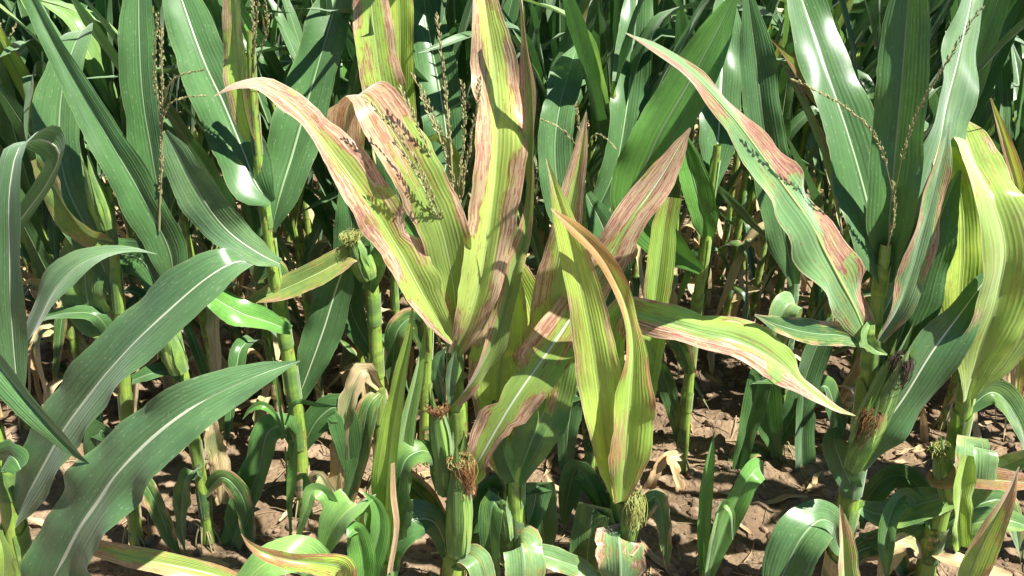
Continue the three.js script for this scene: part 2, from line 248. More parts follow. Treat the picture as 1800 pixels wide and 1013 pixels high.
// ---------------------------------------------------------------- ground
const soilTex = texture(1024, 1024, (u, v) => {
  const w = (f, o) => { const a = fbm(u * f, v * f, o), b = fbm((u - 1) * f, v * f, o), c = fbm(u * f, (v - 1) * f, o), d = fbm((u - 1) * f, (v - 1) * f, o), x = sm(.75, 1, u), y = sm(.75, 1, v); return (a * (1 - x) + b * x) * (1 - y) + (c * (1 - x) + d * x) * y; };
  const big = w(5, 4), mid = w(24, 3), fine = w(150, 2), c = [.175, .12, .068];
  mix3(c, [.11, .072, .04], sm(.42, .62, big)); mix3(c, [.27, .195, .125], sm(.5, .75, mid) * .7); mix3(c, [.14, .092, .058], sm(.58, .8, w(60, 2)) * .5);
  const k = .8 + .4 * fine; return [c[0] * k, c[1] * k, c[2] * k];
});
const soilBump = texture(1024, 1024, (u, v) => { const w = (f, o, s) => { const g = (x, y) => fbm(x * f + s, y * f + s, o), x = sm(.75, 1, u), y = sm(.75, 1, v); return (g(u, v) * (1 - x) + g(u - 1, v) * x) * (1 - y) + (g(u, v - 1) * (1 - x) + g(u - 1, v - 1) * x) * y; }; return [.5 * w(30, 3, 3) + .3 * w(90, 2, 11) + .2 * w(220, 1, 0), 0, 0]; }, false);
const soilMat = new THREE.MeshStandardMaterial({ name: 'dry silt soil', map: soilTex, bumpMap: soilBump, bumpScale: .02, roughness: .97 });
const ground = (x, z) => { const n = 1 - sm(7, 12, Math.hypot(x, z + 3)); return n * (.05 * (fbm(x * 1.6 + 40, z * 1.6 + 40, 3) - .5) + .045 * (fbm(x * 9 + 60, z * 9 + 60, 3) - .5) + .07 * Math.max(0, fbm(x * 18 + 80, z * 18 + 20, 3) - .5)); };
{
  const axis = (lo, hi, step, far) => { const a = []; for (let x = lo; x <= hi + 1e-6; x += step) a.push(x); let s = step; let x = hi; while (x < far) { s *= 1.35; x += s; a.push(x); } s = step; x = lo; while (x > -far) { s *= 1.35; x -= s; a.unshift(x); } return a; };
  const X = axis(-3, 3, .02, 150), Z = axis(-6, .3, .02, 150);
  const g = sheet(Z.length, X.length, (i, j, p) => p.set(X[j], ground(X[j], Z[i]), Z[i]), (i, j) => [X[j] / 1.4, Z[i] / 1.4]);
  const o = part('ground', g, soilMat, scene); o.userData = { kind: 'structure', label: 'dry pale brown silt soil between the corn rows', category: 'soil' };
}

// ---------------------------------------------------------------- the plants that stand out in the front two rows
const PLANTS = [
{name:"corn_plant",label:"stunted corn plant at centre with bronze streaked leaves, open tassel and brown silks",cat:"corn plant",at:[-0.1486,0,-1.28],stalk:[[0.0439,0.9799,0.0,0.0064],[0.0434,0.8631,0.0,0.0105],[0.0362,0.7376,0.0,0.0148],[0.038,0.5741,0.0,0.0176],[0.0326,0.3947,0.0,0.0217],[0.0163,0.1969,0.0,0.0263],[0.0,-0.01,0.0,0.0284]],
 leaves:[{m:"bl1",p:[[0.0347,0.785,0.02,0.0263],[-0.0058,0.8821,0.05,0.0751],[-0.0499,0.9976,0.07,0.0913],[-0.0956,1.0981,0.09,0.0928],[-0.1434,1.1828,0.1,0.0839],[-0.1863,1.2517,0.12,0.0649],[-0.2245,1.2865,0.14,0.0392],[-0.2575,1.2886,0.16,0.0184],[-0.2871,1.2757,0.17,0.0025]],n:[0.15,0.6,0.8],e:[0.05,0.95,0.3],f:14,w:0.8,rag:0.7},
  {m:"bl2",p:[[0.0429,0.7737,0.0,0.0311],[0.0388,0.9084,0.02,0.076],[0.0204,1.0339,0.04,0.0961],[-0.017,1.133,0.05,0.1001],[-0.056,1.2086,0.05,0.0939],[-0.0847,1.2476,0.04,0.0858],[-0.111,1.2451,0.0,0.0788],[-0.1375,1.2094,-0.04,0.076],[-0.1486,1.1535,-0.06,0.0619],[-0.1431,1.0972,-0.07,0.0254]],n:[0.2,0.5,0.85],e:[0,0.5,-0.5],f:14,w:0.7,rag:0.5,late:4},
  {m:"bl3",p:[[0.0374,0.7538,0.01,0.0334],[0.0639,0.8181,0.0191,0.0651],[0.0914,0.916,0.0113,0.0974],[0.1091,1.0314,-0.0107,0.112],[0.1209,1.1489,-0.0458,0.1105],[0.1181,1.2527,-0.0836,0.0976],[0.1044,1.3557,-0.1137,0.0663],[0.0942,1.4193,-0.1459,0.0402],[0.0858,1.4738,-0.18,0.004]],n:[0.1,0.3,0.95],e:[0.15,0.35,0.9],f:26,w:0.6,rag:0.4},
  {m:"bl4",p:[[0.0345,0.6439,0.02,0.0296],[0.0763,0.7104,0.03,0.0445],[0.1135,0.7875,0.02,0.0503],[0.1356,0.856,0.01,0.0432],[0.1539,0.9341,0.0,0.0467],[0.1769,1.0058,-0.02,0.0315],[0.1853,1.1218,-0.03,0.0347],[0.1822,1.2411,-0.04,0.0337],[0.1707,1.344,-0.05,0.0251],[0.1637,1.4241,-0.06,0.0076]],n:[0.55,0.2,0.8],e:[-0.9,0.1,0.4],f:34,w:1.3,rag:0.3},
  {m:"bl5",p:[[0.0403,0.4072,0.0,0.0369],[0.0841,0.522,0.03,0.0774],[0.1542,0.6614,0.03,0.1015],[0.2245,0.7609,0.0,0.1027],[0.2995,0.8632,-0.05,0.0939],[0.3737,0.9888,-0.08,0.0747],[0.4306,1.0737,-0.1,0.0607],[0.4602,1.1264,-0.11,0.0344],[0.4823,1.164,-0.12,0.0043]],n:[0.1,0.45,0.9],e:[-0.15,0.4,0.9],f:8,w:0.8,rag:0.9},
  {m:"lime1",p:[[0.0378,0.7889,0.0,0.0221],[0.0274,0.8727,-0.03,0.044],[0.0131,0.9712,-0.05,0.0498],[-0.0184,1.0327,-0.07,0.0474],[0.001,1.1479,-0.09,0.0401],[0.041,1.1016,-0.1,0.0323],[0.0443,1.0339,-0.1,0.011]],n:[0.2,0.4,0.9],e:[0,0.6,-0.5],f:20,w:0.5},
  {m:"yel1",p:[[0.0377,0.8284,-0.02,0.0177],[0.0291,0.9209,-0.03,0.0282],[0.0426,1.002,-0.03,0.0254],[0.0189,1.05,-0.02,0.0166],[-0.0101,1.0931,-0.02,0.0041]],n:[0.3,0.4,0.8],e:[0.3,0.4,0.8],f:25,w:0.5},
  {m:"dark2",p:[[0.0139,0.6412,0.02,0.0137],[0.0088,0.6907,0.03,0.0291],[0.0076,0.7329,0.035,0.0308],[0.0127,0.7605,0.03,0.0219],[0.0243,0.7782,0.03,0.0033]],n:[-0.4,0.2,0.9],e:[-0.4,0.2,0.9],f:24,w:0.3},
  {m:"dark3",p:[[0.0264,0.6507,0.03,0.0136],[0.0292,0.7102,0.04,0.0243],[0.0354,0.7518,0.045,0.0239],[0.0405,0.7769,0.045,0.0032]],n:[0.4,0.2,0.9],e:[0.4,0.2,0.9],f:24,w:0.3},
  {m:"dgr1",p:[[0.0089,0.4342,0.01,0.0291],[-0.0064,0.5176,0.03,0.0469],[-0.0331,0.5504,0.05,0.0529],[-0.0619,0.5448,0.07,0.0705],[-0.0795,0.4784,0.08,0.0691],[-0.0876,0.3888,0.08,0.059],[-0.089,0.2926,0.07,0.0171]],n:[-0.1,0.9,0.4],e:[-0.3,0.2,0.9],f:14,w:0.9,rag:0.5},
  {m:"dgr2",p:[[0.0056,0.2412,0.01,0.0383],[-0.0233,0.3504,0.03,0.0614],[-0.0664,0.3688,0.05,0.0845],[-0.1046,0.3326,0.07,0.0916],[-0.136,0.2455,0.08,0.0736],[-0.1536,0.1437,0.08,0.0252]],n:[-0.1,0.8,0.5],e:[-0.4,0.3,0.8],f:10,w:1},
  {m:"pale1",p:[[0.0285,0.2172,0.02,0.0434],[0.0495,0.2726,0.05,0.0545],[0.0733,0.2864,0.08,0.0607],[0.0872,0.2229,0.09,0.054],[0.0858,0.1376,0.09,0.0075]],n:[0.2,0.9,0.4],e:[0.3,0.3,0.9],f:12,w:0.5},
  {m:"dgr5",p:[[0.0003,0.2869,-0.03,0.0309],[-0.055,0.3602,-0.04,0.0636],[-0.0867,0.3839,-0.05,0.0712],[-0.1249,0.3098,-0.06,0.0651],[-0.1451,0.2071,-0.06,0.0187]],n:[-0.2,0.7,0.7],e:[-0.2,0.1,0.95],f:12,w:0.5,rag:0.5},
  {m:"dgr2",p:[[0.0376,0.2361,-0.03,0.0313],[0.0844,0.3276,-0.04,0.0564],[0.1002,0.3839,-0.05,0.0636],[0.0821,0.2499,-0.07,0.0664],[0.0747,0.1256,-0.07,0.0192]],n:[0.1,0.6,0.8],e:[0.2,0.1,0.95],f:12,w:0.5}],ears:[{a:[0.0101,0.412,0.02],b:[-0.0009,0.648,0.03],r:0.0231,silk:"brown",sl:0.0316,sx:0.0024,sy:0.0073,husk:"husk"},{a:[0.0321,0.2726,0.05],b:[0.0432,0.5412,0.06],r:0.0272,silk:"mixed",sl:0.0396,sx:0.0124,sy:0.052,husk:"husk"}],tassels:[{a:[0.0439,0.9799,0.0],b:[0.0272,1.3762,0.0],br:[[[0.0415,1.0023,0.0],[0.0558,1.0994,0.0],[0.0666,1.2007,0.0],[0.0647,1.2725,0.0]],[[0.0415,1.0023,0.0],[0.0607,1.0849,0.02],[0.0814,1.1884,0.03],[0.0983,1.2859,0.05]],[[0.0419,1.0134,0.0],[0.0388,1.1305,0.0],[0.015,1.2246,0.02],[-0.0163,1.2897,0.03]],[[0.0415,1.0023,0.0],[0.0255,1.1088,0.03],[-0.0064,1.2077,0.05],[-0.0293,1.2697,0.06]],[[0.0412,0.9911,0.0],[0.0205,1.0639,0.05],[-0.0214,1.1848,0.09],[-0.0819,1.2642,0.1]],[[0.0412,0.9911,0.0],[0.0118,1.0675,0.06],[0.0005,1.1276,0.09],[-0.0389,1.2019,0.12]],[[0.0415,1.0023,0.0],[0.0452,1.0609,-0.02],[0.0297,1.1267,-0.05],[-0.017,1.2293,-0.1]]],r:0.0031}]},
{name:"corn_tiller",label:"yellow-green tiller of two narrow upright blades left of the central corn plant",cat:"corn tiller",at:[-0.2715,0,-1.2],stalk:[[0.0037,0.3422,0.0,0.0158],[0.0029,0.262,0.0,0.0183],[0.0,-0.01,0.0,0.0197]],
 leaves:[{m:"lime2",p:[[-0.0033,0.2783,0.0,0.0486],[0.0148,0.4638,0.0,0.0625],[0.0368,0.6186,0.0,0.0487],[0.0648,0.7482,0.0,0.0341],[0.0874,0.8451,0.0,0.0165],[0.0944,0.8972,0.0,0.0031]],n:[-0.3,0.1,0.95],e:[-0.3,0.1,0.95],f:24,w:0.2},
  {m:"lime3",p:[[0.0094,0.2579,-0.02,0.0297],[0.0363,0.4678,-0.03,0.0517],[0.0573,0.6031,-0.04,0.0433],[0.0851,0.7169,-0.05,0.0289],[0.1039,0.8056,-0.05,0.0108],[0.1086,0.8361,-0.05,0.0021]],n:[0.3,0.1,0.95],e:[0.3,0.1,0.95],f:26,w:0.2},
  {m:"dry2",p:[[0.0119,0.2794,0.02,0.0144],[0.0379,0.4165,0.03,0.0138],[0.037,0.4897,0.03,0.0135],[0.0404,0.5737,0.03,0.0088]],n:[0.6,0.1,0.8],e:[0.6,0.1,0.8],f:10,w:0.3}],ears:[],tassels:[]},
{name:"corn_plant",label:"pale corn plant with pink-edged upright blade and curled grey-green collar leaf, right of centre stalk",cat:"corn plant",at:[0.0184,0,-1.3],stalk:[[-0.0099,0.5009,0.0,0.0128],[-0.011,0.4091,0.0,0.0197],[-0.0055,0.2457,0.0,0.0217],[-0.0023,0.1048,0.0,0.0236],[0.0,-0.01,0.0,0.0255]],
 leaves:[{m:"lime4",p:[[-0.0159,0.3998,-0.03,0.038],[-0.0432,0.5235,-0.05,0.1042],[-0.0449,0.6621,-0.06,0.1251],[-0.0301,0.7922,-0.07,0.1121],[-0.0356,0.8899,-0.08,0.0801],[-0.0524,0.9474,-0.09,0.034]],n:[-0.2,0.3,0.95],e:[-0.2,0.3,0.95],f:14,w:0.5},
  {m:"dgr3",p:[[-0.0086,0.4452,0.01,0.0416],[0.0236,0.5451,0.0,0.1031],[0.0619,0.6454,-0.02,0.1063],[0.0863,0.7423,-0.04,0.0814],[0.0967,0.8025,-0.05,0.0345]],n:[0.1,0.3,0.95],e:[0.1,0.3,0.95],f:18,w:0.5},
  {m:"dark1",p:[[-0.0123,0.4488,0.02,0.0389],[-0.0326,0.5239,0.03,0.0545],[-0.0416,0.6025,0.03,0.0418],[-0.0549,0.6643,0.03,0.0114]],n:[-0.5,0.3,0.8],e:[-0.5,0.3,0.8],f:26,w:0.5},
  {m:"bl6",p:[[0.0088,0.4475,-0.01,0.0322],[0.0353,0.6031,-0.02,0.0717],[0.0529,0.7611,-0.03,0.0828],[0.0676,0.912,-0.03,0.0772],[0.0877,1.0397,-0.03,0.0552],[0.1057,1.1451,-0.04,0.031],[0.1148,1.2221,-0.05,0.003]],n:[-0.25,0.2,0.95],e:[-0.25,0.2,0.95],f:20,w:0.5,rag:0.2},
  {m:"lime5",p:[[-0.0118,0.3752,-0.1,0.0264],[0.0311,0.6602,-0.11,0.0743],[0.0176,0.7934,-0.12,0.0841],[-0.0184,0.8807,-0.13,0.059],[-0.0419,0.9275,-0.14,0.0094]],n:[0.2,0.3,0.9],e:[0.2,0.3,0.9],f:12,w:0.5},
  {m:"pale1",p:[[-0.008,0.2041,0.01,0.039],[-0.0033,0.2795,0.035,0.0781],[0.0038,0.3085,0.06,0.0913],[0.0085,0.2876,0.085,0.093],[0.0087,0.2289,0.1,0.0862],[0.0068,0.1437,0.1,0.0504]],n:[0,0.95,0.3],e:[0,0.15,1],f:-14,w:0.6,bf:-12},
  {m:"pale2",p:[[0.0013,0.1765,0.0,0.0263],[0.0393,0.2397,0.02,0.0513],[0.0903,0.2327,0.03,0.0563],[0.1399,0.2274,0.05,0.0431],[0.1864,0.1846,0.05,0.0102]],n:[0.1,0.9,0.5],e:[0.1,0.9,0.5],f:10,w:0.5},
  {m:"dgr2",p:[[0.0052,0.2437,-0.02,0.0262],[0.0305,0.3352,-0.03,0.0644],[0.039,0.3916,-0.04,0.0714],[0.0552,0.2406,-0.06,0.0669],[0.0639,0.1338,-0.06,0.0165]],n:[0.1,0.6,0.8],e:[0.2,0.1,0.9],f:12,w:0.5},
  {m:"dgr1",p:[[-0.0184,0.1765,0.0,0.0263],[-0.0436,0.3147,0.02,0.0554],[-0.0576,0.4034,0.03,0.0612],[-0.0651,0.3425,0.05,0.0566],[-0.0564,0.2274,0.05,0.038],[-0.0442,0.1585,0.05,0.0077]],n:[-0.2,0.6,0.8],e:[-0.3,0.1,0.9],f:16,w:0.5}],ears:[{a:[-0.0273,0.29,0.02],b:[-0.0368,0.3956,0.03],r:0.0139,silk:null,sl:0.076,sx:0.0,sy:0.038,husk:"husk"}],tassels:[]},
{name:"corn_plant",label:"yellow-green corn plant with torn orange-edged blade and long drooping leaf to its right",cat:"corn plant",at:[0.2622,0,-1.33],stalk:[[-0.0219,0.447,0.0,0.0121],[-0.0186,0.3516,0.0,0.018],[-0.0141,0.2341,0.0,0.0244],[-0.0044,0.0727,0.0,0.0278],[0.0,-0.01,0.0,0.03]],
 leaves:[{m:"lime6",p:[[-0.0316,0.3775,0.03,0.0376],[-0.0685,0.5384,0.06,0.0779],[-0.0928,0.7039,0.08,0.0891],[-0.12,0.8474,0.09,0.0785],[-0.1528,0.9784,0.1,0.0587],[-0.1796,1.0691,0.1,0.0334],[-0.2057,1.1604,0.12,0.0028]],n:[0.15,0.3,0.95],e:[0.15,0.3,0.95],f:24,w:0.4},
  {m:"bl7",p:[[-0.0245,0.3821,0.05,0.0396],[-0.0246,0.5316,0.07,0.0988],[-0.0282,0.6473,0.075,0.1045],[-0.0281,0.7461,0.075,0.064],[-0.0376,0.8213,0.075,0.0367],[-0.065,0.9073,0.08,0.0378],[-0.1086,0.9839,0.1,0.0364],[-0.1573,1.0417,0.13,0.0253],[-0.1974,1.0801,0.14,0.0029]],n:[0.15,0.2,0.95],e:[0.2,0.5,0.8],f:18,w:0.6,rag:0.2,bf:34},
  {m:"lime8",p:[[-0.0076,0.3422,-0.03,0.0261],[0.0121,0.5323,-0.05,0.0654],[0.0307,0.6944,-0.07,0.0659],[0.0379,0.8509,-0.08,0.0635],[0.0446,0.9724,-0.09,0.0595],[0.0491,1.0251,-0.09,0.0564]],n:[0.1,0.25,0.95],e:[0.1,0.25,0.95],f:14,w:0.2,rag:0.4},
  {m:"bl8",p:[[-0.0213,0.3755,-0.01,0.0307],[-0.0455,0.5963,0.0,0.0481],[-0.0593,0.7556,-0.01,0.058],[-0.0446,0.8154,0.0,0.068],[0.0162,0.8133,0.03,0.0802],[0.0884,0.8044,0.06,0.0833],[0.1723,0.7907,0.08,0.0891],[0.2372,0.7555,0.08,0.0922],[0.3229,0.6778,0.06,0.0591],[0.3935,0.6234,0.05,0.0278],[0.4402,0.6038,0.05,0.0023]],n:[0,0.5,0.85],e:[0.2,0.75,0.6],f:8,w:1.0,rag:0.5},
  {m:"lime3",p:[[-0.0107,0.3503,-0.04,0.0262],[0.0145,0.5556,-0.06,0.0553],[0.0257,0.6579,-0.06,0.0539],[0.0084,0.7278,-0.06,0.0241]],n:[0.5,0.2,0.8],e:[0.5,0.2,0.8],f:12,w:0.5},
  {m:"pale3",p:[[-0.0142,0.1928,0.02,0.0396],[-0.0255,0.2636,0.045,0.0895],[-0.0267,0.2926,0.07,0.1127],[-0.0254,0.2593,0.095,0.1146],[-0.0212,0.18,0.1,0.1014],[-0.0195,0.1098,0.1,0.0516]],n:[0,0.95,0.3],e:[0,0.15,1],f:-16,w:0.6,rag:0.3,bf:-12},
  {m:"dgr1",p:[[-0.0169,0.146,0.0,0.035],[-0.057,0.2776,0.01,0.0779],[-0.0776,0.3365,0.02,0.0764],[-0.0873,0.2457,0.03,0.0907],[-0.0893,0.1156,0.04,0.0798]],n:[-0.3,0.5,0.8],e:[-0.2,0.1,0.95],f:12,w:0.5},
  {m:"dgr5",p:[[0.0001,0.1975,-0.02,0.0269],[0.0418,0.292,-0.03,0.0476],[0.0679,0.317,-0.04,0.0528],[0.0976,0.2221,-0.05,0.0489],[0.1182,0.0951,-0.05,0.014]],n:[0.2,0.7,0.7],e:[0.3,0.1,0.9],f:12,w:0.9,rag:0.5},
  {m:"dgr2",p:[[-0.0196,0.2313,-0.04,0.027],[-0.0775,0.3419,-0.05,0.0528],[-0.1112,0.3832,-0.06,0.0578],[-0.1278,0.3082,-0.07,0.0538],[-0.1354,0.2036,-0.07,0.0138]],n:[-0.2,0.7,0.7],e:[-0.2,0.1,0.95],f:16,w:0.5}],ears:[{a:[-0.0005,0.2457,0.03],b:[0.0014,0.3861,0.04],r:0.0207,silk:"green",sl:0.0777,sx:0.0052,sy:0.0596,husk:"husk"}],tassels:[]},
{name:"corn_plant",label:"tall corn plant at right with broad pink-edged arching leaf and dark withered silk",cat:"corn plant",at:[0.8023,0,-1.38],stalk:[[-0.063,0.9634,0.0,0.0108],[-0.056,0.8648,0.0,0.0132],[-0.0442,0.7333,0.0,0.0158],[-0.0282,0.5623,0.0,0.0198],[-0.0171,0.3749,0.0,0.023],[-0.0077,0.1686,0.0,0.0266],[0.0,-0.01,0.0,0.0287]],
 leaves:[{m:"bl9",p:[[-0.0588,0.7444,0.02,0.0353],[-0.1091,0.8269,0.04,0.0818],[-0.1867,0.9386,0.07,0.1253],[-0.2703,1.0516,0.1,0.1269],[-0.365,1.161,0.13,0.0968],[-0.4463,1.2514,0.15,0.0721],[-0.5223,1.3198,0.17,0.0445],[-0.5849,1.3593,0.18,0.0226],[-0.6312,1.3817,0.19,0.0026]],n:[-0.1,0.6,0.78],e:[0.1,0.8,0.55],f:-6,w:0.7,rag:0.15},
  {m:"dark1",p:[[-0.0495,0.8774,0.0,0.0344],[-0.0686,0.9448,-0.0166,0.1138],[-0.0938,1.0472,-0.0667,0.1276],[-0.1254,1.1583,-0.1305,0.1239],[-0.1604,1.2696,-0.2051,0.114],[-0.189,1.3828,-0.2986,0.0857],[-0.2059,1.4793,-0.4,0.0123]],n:[0.05,0.5,0.85],e:[0.05,0.5,0.85],f:10,w:0.4},
  {m:"dgr4",p:[[-0.0397,0.8855,-0.01,0.03],[-0.0558,1.0036,-0.02,0.0942],[-0.0689,1.1376,-0.03,0.0998],[-0.0811,1.2733,-0.04,0.0943],[-0.0942,1.4002,-0.05,0.071],[-0.1089,1.4924,-0.05,0.0079]],n:[-0.35,-0.1,0.9],e:[-0.35,-0.1,0.9],f:22,w:0.3},
  {m:"shine",p:[[-0.0399,0.787,0.0,0.0329],[-0.0059,0.8798,-0.023,0.0814],[0.0316,0.9857,-0.0706,0.1069],[0.0643,1.1009,-0.1269,0.1256],[0.099,1.2037,-0.1899,0.1174],[0.1329,1.2977,-0.2485,0.0994],[0.1734,1.3812,-0.3221,0.0725],[0.2085,1.4793,-0.4,0.0123]],n:[0.25,0.5,0.8],e:[0.3,0.5,0.8],f:14,w:0.5},
  {m:"pink1",p:[[-0.0462,0.7578,0.02,0.0281],[-0.0275,0.8282,0.03,0.0526],[-0.0174,0.9154,0.03,0.0714],[-0.0086,0.9947,0.02,0.068],[-0.0014,1.0824,0.01,0.0538],[0.0055,1.1507,0.0,0.0318],[0.0088,1.2014,-0.01,0.0042]],n:[0.3,0.5,0.8],e:[0.3,0.5,0.8],f:18,w:0.6},
  {m:"dark2",p:[[-0.0317,0.439,0.03,0.038],[-0.0156,0.5454,0.05,0.1025],[0.021,0.6389,0.05,0.1237],[0.061,0.7423,0.04,0.1164],[0.1088,0.8168,0.02,0.0877],[0.1503,0.8774,0.0,0.0459],[0.1781,0.9229,-0.01,0.0046]],n:[0.15,0.5,0.85],e:[0.15,0.5,0.85],f:8,w:0.5},
  {m:"dark3",p:[[-0.028,0.6661,-0.02,0.0369],[0.0148,0.6886,-0.03,0.0983],[0.0391,0.7934,-0.04,0.1154],[0.0538,0.9063,-0.05,0.1056],[0.0681,1.0136,-0.06,0.0687],[0.0878,1.093,-0.07,0.009]],n:[0.1,0.4,0.9],e:[0.1,0.4,0.9],f:12,w:0.5},
  {m:"dgr5",p:[[-0.0796,0.7566,0.03,0.028],[-0.1394,0.7846,0.05,0.0526],[-0.211,0.8058,0.08,0.0536],[-0.283,0.8326,0.1,0.0394],[-0.345,0.8671,0.12,0.0043]],n:[-0.1,0.6,0.8],e:[-0.1,0.6,0.8],f:18,w:0.5},
  {m:"lime3",p:[[-0.0736,0.8077,0.03,0.0161],[-0.0868,0.7846,0.05,0.0297],[-0.0727,0.7614,0.06,0.0252],[-0.0419,0.7457,0.06,0.0034]],n:[-0.2,0.5,0.8],e:[-0.2,0.5,0.8],f:20,w:0.5,bf:20},
  {m:"dgr2",p:[[-0.0254,0.375,0.02,0.044],[-0.074,0.4624,0.03,0.068],[-0.0978,0.5235,0.03,0.0546],[-0.0817,0.5389,0.02,0.0124]],n:[-0.2,0.2,0.95],e:[-0.2,0.2,0.95],f:24,w:0.5},
  {m:"dark4",p:[[-0.025,0.1975,0.03,0.0457],[-0.0787,0.3118,0.07,0.0768],[-0.1279,0.3471,0.1,0.0999],[-0.1725,0.3264,0.13,0.1111],[-0.2041,0.2478,0.15,0.0997],[-0.2187,0.1562,0.16,0.0381]],n:[-0.3,0.9,0.4],e:[-0.4,0.4,0.8],f:10,w:0.5},
  {m:"bl10",p:[[-0.0169,0.0901,0.1,0.0746],[-0.0529,0.2172,0.12,0.0664],[-0.0812,0.3264,0.13,0.0469],[-0.106,0.4206,0.13,0.0036]],n:[0.2,0.2,0.95],e:[0.2,0.2,0.95],f:24,w:0.5},
  {m:"dgr3",p:[[0.0015,0.2997,-0.01,0.0322],[0.0955,0.2565,-0.02,0.068],[0.1691,0.2911,-0.02,0.0756],[0.255,0.3251,-0.02,0.0535],[0.3129,0.3586,-0.02,0.008]],n:[0.1,0.7,0.7],e:[0.1,0.7,0.7],f:12,w:0.5},
  {m:"dgr5",p:[[0.0192,0.0645,-0.03,0.0371],[0.0809,0.1203,-0.05,0.0627],[0.1445,0.1107,-0.06,0.0717],[0.2045,0.034,-0.06,0.0584],[0.2443,-0.0454,-0.06,0.0119]],n:[0.2,0.8,0.6],e:[0.2,0.8,0.6],f:12,w:0.5,rag:0.5}],ears:[{a:[-0.0481,0.493,0.05],b:[-0.0123,0.747,0.06],r:0.0284,silk:"black",sl:0.0297,sx:0.0025,sy:0.0742,husk:"husk"},{a:[-0.0742,0.4787,0.09],b:[-0.0625,0.6372,0.1],r:0.0206,silk:"rust",sl:0.0218,sx:-0.017,sy:0.0631,husk:"husk"}],tassels:[{a:[-0.0636,0.9553,0.01],b:[-0.0822,1.0935,0.01],br:[[[-0.088,1.0775,0.03],[-0.1673,1.1934,0.09],[-0.2584,1.2606,0.15],[-0.3614,1.3102,0.18]],[[-0.0848,1.0775,0.03],[-0.1031,1.2136,0.07],[-0.0942,1.3154,0.11],[-0.068,1.4127,0.13]]],r:0.0033}]},
{name:"corn_plant",label:"corn plant at the right edge with very broad yellow-green blades and green silk",cat:"corn plant",at:[1.0504,0,-1.42],stalk:[[-0.0393,0.6251,0.0,0.0166],[-0.0276,0.5043,0.0,0.0194],[-0.0162,0.3423,0.0,0.0213],[-0.008,0.1485,0.0,0.0236],[-0.0029,0.0543,0.0,0.0241],[0.0,-0.01,0.0,0.026]],
 leaves:[{m:"lime9",p:[[-0.0447,0.5788,0.02,0.0377],[-0.069,0.7116,0.05,0.1146],[-0.073,0.8361,0.06,0.156],[-0.0927,0.9514,0.07,0.1479],[-0.1328,1.0487,0.05,0.126],[-0.1247,1.0902,-0.04,0.1044],[-0.1015,1.1293,-0.14,0.0667],[-0.0894,1.1581,-0.2,0.0073]],n:[0.1,0.35,0.95],e:[0.1,0.8,0.55],f:16,w:0.4},
  {m:"lime1",p:[[-0.0351,0.5871,0.01,0.0328],[-0.0118,0.6661,0.02,0.0983],[0.012,0.7767,0.02,0.1194],[0.0248,0.8937,0.02,0.1041],[0.0443,0.9798,0.02,0.0226]],n:[0.2,0.3,0.9],e:[0.2,0.3,0.9],f:14,w:0.5},
  {m:"lime5",p:[[-0.0327,0.6276,-0.02,0.0305],[-0.074,0.7735,-0.04,0.0989],[-0.0953,0.9027,-0.05,0.1081],[-0.1267,1.0247,-0.06,0.0818],[-0.1676,1.117,-0.07,0.0229]],n:[-0.1,0.2,0.95],e:[-0.1,0.2,0.95],f:14,w:0.5},
  {m:"dgr1",p:[[-0.0153,0.5284,-0.01,0.0311],[0.0381,0.5677,-0.02,0.0644],[0.1181,0.4902,-0.02,0.0788],[0.1802,0.3766,-0.02,0.0405]],n:[0.2,0.6,0.7],e:[0.4,0.2,0.8],f:12,w:0.5},
  {m:"pale2",p:[[-0.0369,0.3832,0.03,0.0341],[-0.0349,0.4547,0.06,0.0762],[-0.0367,0.4878,0.075,0.0899],[-0.0436,0.4703,0.1,0.0915],[-0.0376,0.4164,0.11,0.0798],[-0.0321,0.3365,0.11,0.0204]],n:[0,0.9,0.4],e:[0.1,0.2,0.97],f:10,w:0.5},
  {m:"pale1",p:[[-0.0166,0.4086,0.0,0.0265],[0.0471,0.3752,0.02,0.045],[0.0815,0.4233,0.05,0.0463],[0.1206,0.4854,0.08,0.0249]],n:[0,0.8,0.5],e:[0,0.8,0.5],f:12,w:0.5},
  {m:"red1",p:[[-0.0191,0.3757,0.0,0.0267],[-0.0742,0.3635,0.03,0.0396],[-0.049,0.4238,0.1,0.0526],[0.0119,0.4324,0.12,0.0544],[0.0952,0.4412,0.14,0.0244]],n:[0,0.7,0.7],e:[0,0.7,0.7],f:16,w:0.8},
  {m:"bl10",p:[[-0.0152,0.1121,0.16,0.0917],[-0.0231,0.261,0.17,0.0703],[-0.0196,0.3831,0.18,0.0484],[-0.0111,0.4519,0.18,0.0285],[-0.0098,0.5182,0.18,0.0035]],n:[-0.2,0.3,0.9],e:[-0.2,0.3,0.9],f:18,w:0.5},
  {m:"lime2",p:[[-0.0273,0.2457,0.12,0.0466],[-0.0627,0.3542,0.13,0.0501],[-0.0776,0.4329,0.13,0.054],[-0.0797,0.5009,0.12,0.0243]],n:[0,0.1,1],e:[0,0.1,1],f:22,w:1},
  {m:"dgr4",p:[[-0.0027,0.185,0.0,0.0335],[-0.1298,0.3167,0.03,0.04],[-0.1677,0.292,0.06,0.0449],[-0.1747,0.2071,0.08,0.04],[-0.1465,0.0992,0.08,0.0082]],n:[-0.2,0.5,0.8],e:[-0.2,0.5,0.8],f:20,w:0.5},
  {m:"dgr3",p:[[0.016,0.2301,-0.03,0.0281],[-0.0498,0.148,-0.03,0.0629],[-0.1298,0.1199,-0.03,0.0575],[-0.1766,0.1387,-0.03,0.0115]],n:[0,0.8,0.5],e:[0,0.8,0.5],f:12,w:0.5},
